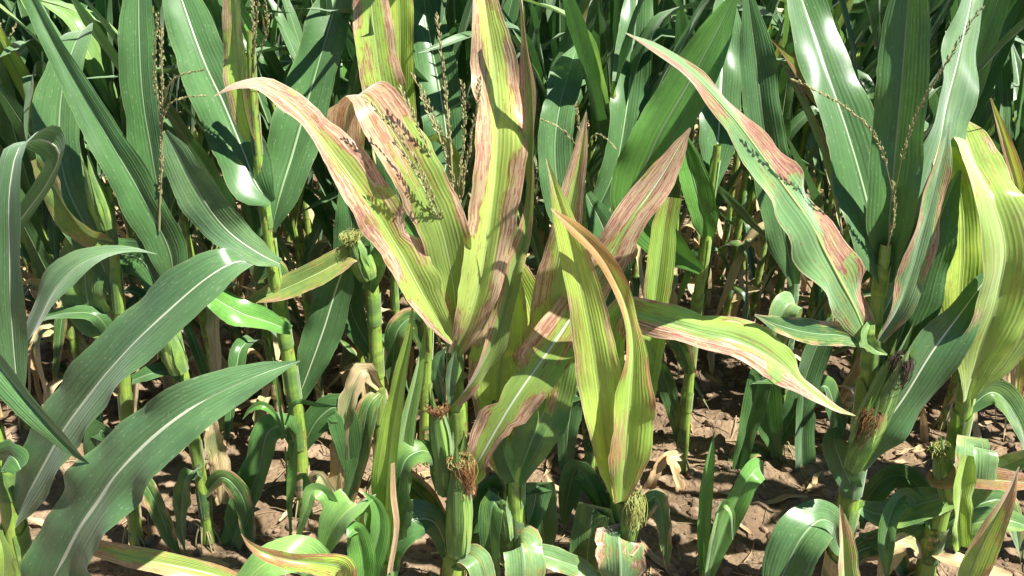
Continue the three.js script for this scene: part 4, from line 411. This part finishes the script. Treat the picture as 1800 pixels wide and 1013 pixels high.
{name:"corn_plant",label:"corn plant behind the tassel with a red-flecked upright leaf at the top of the frame",cat:"corn plant",at:[-0.2769,0,-1.92],stalk:[[0.0479,1.0065,0.0,0.0117],[0.0447,0.7866,0.0,0.0136],[0.0346,0.5081,0.0,0.0158],[0.0149,0.2366,0.0,0.0167],[-0.0013,-0.0201,0.0,0.0191]],
 leaves:[{m:"bl11",p:[[0.0426,0.8991,0.0,0.0302],[-0.0088,0.9973,0.0219,0.0733],[-0.0313,1.079,0.0585,0.1018],[-0.0423,1.19,0.0621,0.1073],[-0.0512,1.3068,0.0533,0.0995],[-0.0566,1.4178,0.0325,0.0794],[-0.0785,1.5018,-0.07,0.0137]],n:[0.35,0.35,0.85],e:[0.35,0.35,0.85],f:10,w:0.7},
  {m:"lime5",p:[[0.0439,0.8769,-0.02,0.0307],[0.0011,1.0291,-0.03,0.0745],[-0.0044,1.2012,-0.04,0.0779],[0.0002,1.3625,-0.05,0.0699],[0.0047,1.4771,-0.05,0.0109]],n:[0,0.2,0.95],e:[0,0.2,0.95],f:12,w:0.5},
  {m:"dark2",p:[[0.0423,0.7791,-0.02,0.0313],[0.0995,0.9567,-0.072,0.108],[0.0843,1.111,-0.1409,0.1202],[0.0554,1.2335,-0.2256,0.1123],[0.027,1.3731,-0.3227,0.0854],[0.009,1.4727,-0.43,0.013]],n:[0.05,0.3,0.95],e:[0.05,0.3,0.95],f:18,w:0.5},
  {m:"dgr6",p:[[0.0423,0.7367,0.0,0.0375],[0.0012,0.794,0.02,0.0766],[-0.0373,0.9054,0.02,0.0898],[0.0092,0.9763,0.0,0.0744]],n:[-0.1,0.4,0.9],e:[-0.1,0.4,0.9],f:12,w:0.5},
  {m:"dgr5",p:[[0.0252,0.4066,0.02,0.0331],[-0.0051,0.5235,0.03,0.0645],[-0.0443,0.4978,0.05,0.0707],[-0.0679,0.3862,0.05,0.0493],[-0.0827,0.2893,0.05,0.0067]],n:[-0.1,0.5,0.8],e:[-0.1,0.5,0.8],f:12,w:0.5}],ears:[],tassels:[]},
{name:"grass_shoot",label:"grass-like green shoot with upright blades on bare soil right of centre",cat:"grass shoot",at:[0.4781,0,-1.36],stalk:[[-0.0123,0.1154,0.0,0.0073],[-0.0049,0.0213,0.0,0.0087],[0.0,-0.01,0.0,0.0094]],
 leaves:[{m:"dgr6",p:[[-0.0062,0.0594,0.0,0.0195],[-0.0228,0.1879,0.0,0.0352],[-0.0324,0.3256,0.0,0.0367],[-0.0346,0.4391,0.0,0.0229],[-0.0335,0.5193,0.0,0.0025]],n:[-0.2,0.2,0.95],e:[-0.2,0.2,0.95],f:26,w:0.2},
  {m:"dgr6",p:[[-0.0069,0.07,0.01,0.0222],[0.0111,0.2246,0.02,0.0479],[0.0333,0.3429,0.02,0.0568],[0.0566,0.4026,0.01,0.0588],[0.0863,0.4009,-0.02,0.052],[0.1153,0.3337,-0.05,0.0269]],n:[0.1,0.4,0.9],e:[0.2,0.8,0.4],f:14,w:0.3},
  {m:"lshoot",p:[[-0.0118,0.0806,0.02,0.0138],[-0.0103,0.2513,0.03,0.021],[-0.0003,0.3434,0.03,0.0257],[0.012,0.3365,0.05,0.0153],[0.0223,0.2627,0.06,0.0026]],n:[0.2,0.3,0.9],e:[0.2,0.3,0.9],f:16,w:0.5}],ears:[],tassels:[]},
{name:"grass_weed",label:"small green grass weed with thin branching blades left of the young shoot",cat:"grass weed",at:[-0.589,0,-1.5],stalk:[[0.0334,0.3813,0.0,0.0024],[0.0176,0.1677,0.0,0.0032],[0.0037,0.0331,0.0,0.004],[0.0,-0.01,0.0,0.0043]],
 leaves:[{m:"dgr6",p:[[0.0377,0.415,0.0,0.0041],[0.019,0.4808,0.0,0.0136],[-0.0048,0.505,0.0,0.0216],[-0.0334,0.4937,0.0,0.0135],[-0.0582,0.4646,0.0,0.0027]],n:[0,0.5,0.85],e:[0,0.5,0.85],f:16,w:0.2},
  {m:"dgr6",p:[[0.0419,0.4482,0.0,0.0041],[0.0772,0.513,0.0,0.0108],[0.1302,0.505,0.0,0.0108],[0.1702,0.5002,0.0,0.0027]],n:[0,0.5,0.85],e:[0,0.5,0.85],f:16,w:0.2},
  {m:"dgr6",p:[[0.0318,0.3471,0.0,0.0042],[0.0669,0.4203,0.03,0.019],[0.0576,0.335,0.05,0.0247],[0.0389,0.2301,0.05,0.014],[0.0355,0.1573,0.05,0.0029]],n:[0,0.5,0.85],e:[0,0.5,0.85],f:16,w:0.2},
  {m:"dgr6",p:[[0.0377,0.415,0.0,0.0041],[0.0362,0.5289,0.0,0.0094],[0.0385,0.6066,0.0,0.0066],[0.0374,0.6368,0.0,0.0013]],n:[0,0.5,0.85],e:[0,0.5,0.85],f:16,w:0.2},
  {m:"dgr6",p:[[0.0234,0.2592,0.0,0.0043],[0.0822,0.3189,0.03,0.0167],[0.088,0.2656,0.05,0.0195],[0.093,0.2121,0.05,0.0042]],n:[0,0.5,0.85],e:[0,0.5,0.85],f:16,w:0.2}],ears:[],tassels:[]}
];

PLANTS.forEach((d, n) => {
  const root = new THREE.Group(); root.name = numbered(d.name); root.position.set(...d.at); root.position.y = ground(d.at[0], d.at[2]); root.userData = { label: d.label, category: d.cat }; if (d.group) root.userData.group = d.group;
  scene.add(root);
  if (d.stalk.length > 1) addStalk(root, d.stalk.slice().reverse(), 16, !d.name.startsWith('grass'), n + 3);
  d.leaves.forEach((l, i) => {
    const big = Math.max(...l.p.map((p) => p[3])) > .02;
    const { blade, rib } = leafGeometry(l.p.map((p) => [p[0], p[1], p[2], p[3] * (big ? .97 : 1)]), l.n, l.e, l.f > 0 ? l.f * 1.35 + 3 : l.f, l.w * 1.2, { segs: big ? 52 : 18, cols: big ? 14 : 6, rag: l.rag, seed: n * 50 + i + 1, bf: l.bf, late: l.late });
    const b = part('leaf', blade, leafMat(l.m), root);
    if (big) part('midrib', rib, /blue|shine|dark2|bl5/.test(l.m) ? ribWhite : /lime|yel|olive|shoot|bl/.test(l.m) ? ribLime : ribMat, b);
  });
  d.ears.forEach((e, i) => addEar(root, e, n * 31 + i + 7));
  d.tassels.forEach((t, i) => addTassel(root, V(...t.a), V(...t.b), t.br.map((b) => b.map((p) => V(...p))), n * 17 + i, false));
});

// ---------------------------------------------------------------- the rows behind: a few kinds of plant, repeated one by one
const BACK = ['dark1', 'dark2', 'dark3', 'dark4', 'dgr2', 'dgr4', 'dgr6', 'lime3'];
function makeBackPlant(seed, lod) {                        // lod 0: near rows, 1: rows where ribs no longer show, 2: the far mass
  const r = rng(seed * 977 + 3), root = new THREE.Group(), H = 1.14 + .18 * r(), lean = (r() - .5) * .08, n = 14;
  const st = []; for (let i = 0; i <= 5; i++) { const t = i / 5; st.push([lean * t * t, H * t - .03 * (1 - t), lean * .5 * t, .0145 - .0075 * t]); }
  addStalk(root, st, lod ? 8 : 12, !lod, seed);
  const side = r() * 6.283, tone = r();
  for (let k = 0; k < n; k++) {
    const t = k / (n - 1), y = .09 + (H - .13) * Math.pow(t, .95), a = side + (k % 2) * Math.PI + (r() - .5) * 1.0;
    const low = t < .34, th0 = low ? .5 + .6 * r() : .44 - .28 * t + .16 * r(), fl = r(), bend = low ? 1.3 + 1.2 * r() : (fl < .34 ? 1.3 + 1.1 * r() : .2 + .6 * r()) * (1.15 - .55 * t);
    const len = low ? .36 + .26 * r() : (.6 + .26 * r()) * (t > .85 ? .72 : 1), w = (low ? .036 + .026 * r() : .052 + .03 * r()), tw = (r() - .5) * (low ? 2.6 : 1.7), p = [], q = lean * (y / H) ** 2, sway = (r() - .5) * .12;
    let px = 0, py = 0; const m = 8;
    const ang = (s) => th0 + (low ? Math.min(bend + .4, 2.9 - th0) * sm(.12, .42, s) : bend * (fl < .34 ? sm(.3, .6, s) : s * s));
    for (let i = 0; i <= m; i++) { const s = i / m, th = ang(s), ww = w * Math.min(1, .3 + s * 3.2) * Math.pow(Math.max(0, 1 - Math.pow(s, 2.6)), .8); p.push([q + Math.cos(a) * px - Math.sin(a) * sway * s * s, y + py, q * .5 + Math.sin(a) * px + Math.cos(a) * sway * s * s, Math.max(.001, ww)]); px += Math.sin(th) * len / m; py += Math.cos(th) * len / m; }
    const frame = (s, T) => { const th = ang(s), nn = V(-Math.cos(th) * Math.cos(a), Math.sin(th), -Math.cos(th) * Math.sin(a)); return nn.applyAxisAngle(T, tw * s); };
    const g = leafGeometry(p, [0, 1, 0], [0, 1, 0], 12 + 18 * r(), .4 + .5 * r(), { segs: [22, 14, 10][lod], cols: [8, 6, 4][lod], seed: seed * 40 + k, frame, bf: 40, rag: low ? 1 : .15, turn: .9 });
    const key = low ? (t < .15 ? (r() < .5 ? 'dry1' : 'dry2') : r() < .3 ? 'dry1' : r() < .5 ? 'dgr5' : 'dgr2') : r() < .1 ? (r() < .5 ? 'bl11' : 'lime5') : BACK[Math.floor(r() * (tone < .6 ? 4 : BACK.length))];
    const b = part('leaf', g.blade, leafMat(key), root); if (!lod) part('midrib', g.rib, ribMat, b);
  }
  if (seed % 3 === 1) { const top = V(lean, H - .03, lean * .5), br = []; const nb = lod ? 4 : 5 + Math.floor(r() * 4); for (let i = 0; i < nb; i++) { const a = r() * 6.283, o = .25 + .5 * r(), l = .14 + .08 * r(), b0 = top.clone().add(V(0, .06 + .05 * r(), 0)); br.push([b0, b0.clone().add(V(Math.cos(a) * o * l * .3, l * .5, Math.sin(a) * o * l * .3)), b0.clone().add(V(Math.cos(a) * o * l, l, Math.sin(a) * o * l))]); } addTassel(root, top, top.clone().add(V(.01, .3 + .06 * r(), .01)), br, seed * 7, seed % 2); }
  return root;
}
const protos = [], protosMid = []; for (let i = 1; i <= 12; i++) protos.push(makeBackPlant(i, 0)); for (let i = 13; i <= 21; i++) protosMid.push(makeBackPlant(i, 1));
const rowZ = (k, x) => -(1.8 + .7 * (k - 2)) - .1 * x;
const NTH = ['', 'first', 'second', 'third', 'fourth', 'fifth', 'sixth', 'seventh', 'eighth', 'ninth', 'tenth'];
let countBack = 0;
const rr = rng(4242);
function backPlant(x, z, label, group, set = protos, sc = 1) {
  const o = set[Math.floor(rr() * set.length)].clone(); o.name = numbered('corn_plant');
  const s = (.92 + .2 * rr()) * sc; o.scale.set(s, s * (.96 + .1 * rr()), s); o.rotation.y = rr() * 6.283; o.position.set(x, ground(x, z), z); o.userData = { label, category: 'corn plant', group };
  scene.add(o); countBack++;
}
for (let k = 3; k <= 8; k++) {
  const half = (1.9 + .7 * (k - 2)) * .66 + .35;
  for (let x = -half + rr() * .1; x < half; x += (k < 5 ? .12 : .17) * (.7 + .6 * rr())) backPlant(x, rowZ(k, x) + (rr() - .5) * .08, `upright dark green corn plant standing in the ${NTH[k]} row from the camera`, `corn plants of the ${NTH[k]} row`, k < 5 ? protos : protosMid);
}
for (const x of [-1.6, -1.45, -1.3, -1.12, -.95, -.78, -.64, -.5, -.36, -.2, -.06, .1, .26, 1.0, 1.15, 1.3, 1.46, 1.6]) backPlant(x + (rr() - .5) * .06, -2.12 + (rr() - .5) * .14, 'corn plant crowded in behind the second row stalks', 'corn plants behind the second row', protos, .95);
// the same two front rows go on beyond both sides of the frame
for (const [k, z0] of [[1, -1.3], [2, -1.8]]) for (const s of [-1, 1]) for (let i = 0; i < 3; i++) { const x = s * ((k === 1 ? 1.62 : 1.75) + i * .24); backPlant(x, z0 - .1 * x, `corn plant of the ${NTH[k]} row just outside the ${s < 0 ? 'left' : 'right'} edge`, `corn plants beside the frame`); }
{ // beyond: rows that read as one mass
  const far = new THREE.Group(); far.name = 'far_corn_rows'; far.userData = { kind: 'stuff', label: 'mass of far corn rows closing the view behind the field', category: 'corn field' }; scene.add(far);
  const kinds = []; for (let i = 1; i <= 4; i++) kinds.push(makeBackPlant(30 + i, 2));
  const mats = [[], [], [], []];
  for (let k = 9; k <= 30; k++) { const half = (1.9 + .7 * (k - 2)) * .7 + .6; for (let x = -half; x < half; x += .26 * (.7 + .6 * rr())) { const s = .95 + .25 * rr(), z = rowZ(k, x) + (rr() - .5) * .1; mats[Math.floor(rr() * 4)].push(new THREE.Matrix4().compose(V(x, 0, z), new THREE.Quaternion().setFromAxisAngle(V(0, 1, 0), rr() * 6.283), V(s, s, s))); } }
  kinds.forEach((kd, i) => {
    const by = new Map(); kd.traverse((o) => { if (o.isMesh) { if (!by.has(o.material)) by.set(o.material, []); by.get(o.material).push(o.geometry); } });
    for (const [m, gs] of by) { const im = new THREE.InstancedMesh(mergeGeometries(gs), m, mats[i].length); im.name = m === stalkMat ? 'stalks' : m === tasselMat || m === tasselRed ? 'tassels' : 'foliage'; im.userData.kind = 'stuff'; mats[i].forEach((q, j) => im.setMatrixAt(j, q)); im.castShadow = im.receiveShadow = true; far.add(im); }
  });
}

// ---------------------------------------------------------------- litter on the soil
{
  const r = rng(777), straw = plain('straw litter', [.3, .22, .12], .9), husk = leafMat('dry2'), clod = new THREE.MeshStandardMaterial({ name: 'soil clod', color: new THREE.Color().setRGB(.25, .175, .108), roughness: .98, bumpMap: soilBump, bumpScale: .002 });
  const scatter = (name, g, m, n, label, cat, size, lift, lay) => {
    const im = new THREE.InstancedMesh(g, m, n); im.name = name; im.userData = { kind: 'stuff', label, category: cat }; im.castShadow = im.receiveShadow = true;
    for (let i = 0; i < n; i++) { const z = -.75 - Math.pow(r(), 1.6) * 4.6, x = (r() * 2 - 1) * (.9 + -z * .75), s = size(r); const q = new THREE.Quaternion().setFromEuler(new THREE.Euler(lay ? (r() - .5) * .5 : r() * 6, r() * 6.283, lay ? (r() - .5) * .5 : r() * 6)); im.setMatrixAt(i, new THREE.Matrix4().compose(V(x, ground(x, z) + lift * s, z), q, V(s, s, s))); im.setColorAt(i, new THREE.Color().setRGB(...[.7, .7, .7].map((q, _, a) => q + .4 * (a.v ??= r())))); }
    scene.add(im);
  };
  const st = withN(4, () => tube([V(-.05, 0, 0), V(0, .003, .006), V(.055, .001, 0)], 4, (t) => .0016));
  scatter('straw_litter', st, straw, 9000, 'scattered broken straw and stem bits on the soil', 'straw', (q) => .35 + 1.0 * q() ** 2, .004, true);
  const fl = leafGeometry([[-.06, 0, 0, .008], [-.02, .006, .006, .02], [.03, .004, -.004, .018], [.07, .01, .004, .003]], [0, 1, 0], [.4, .8, .3], 25, 1.2, { segs: 8, cols: 4, seed: 5, bf: 20, rag: .8 }).blade;
  scatter('dry_leaf_litter', fl, husk, 650, 'curled dry leaf scraps lying on the soil', 'leaf litter', (q) => .5 + .9 * q(), .004, true);
  const cg = new THREE.IcosahedronGeometry(.01, 2), cp = cg.attributes.position; for (let i = 0; i < cp.count; i++) { const x = cp.getX(i), y = cp.getY(i), z = cp.getZ(i), k = .7 + .6 * fbm(x * 160 + 9 + y * 70, z * 160 + 30 - y * 50, 2); cp.setXYZ(i, x * k * 1.2, y * k * .75, z * k); } cg.computeVertexNormals();
  scatter('soil_clods', cg, clod, 16000, 'small crumbs and clods of dry soil', 'soil clods', (q) => (.2 + 1.8 * q() ** 4), .002, false);
}
renderer.render(scene, camera);
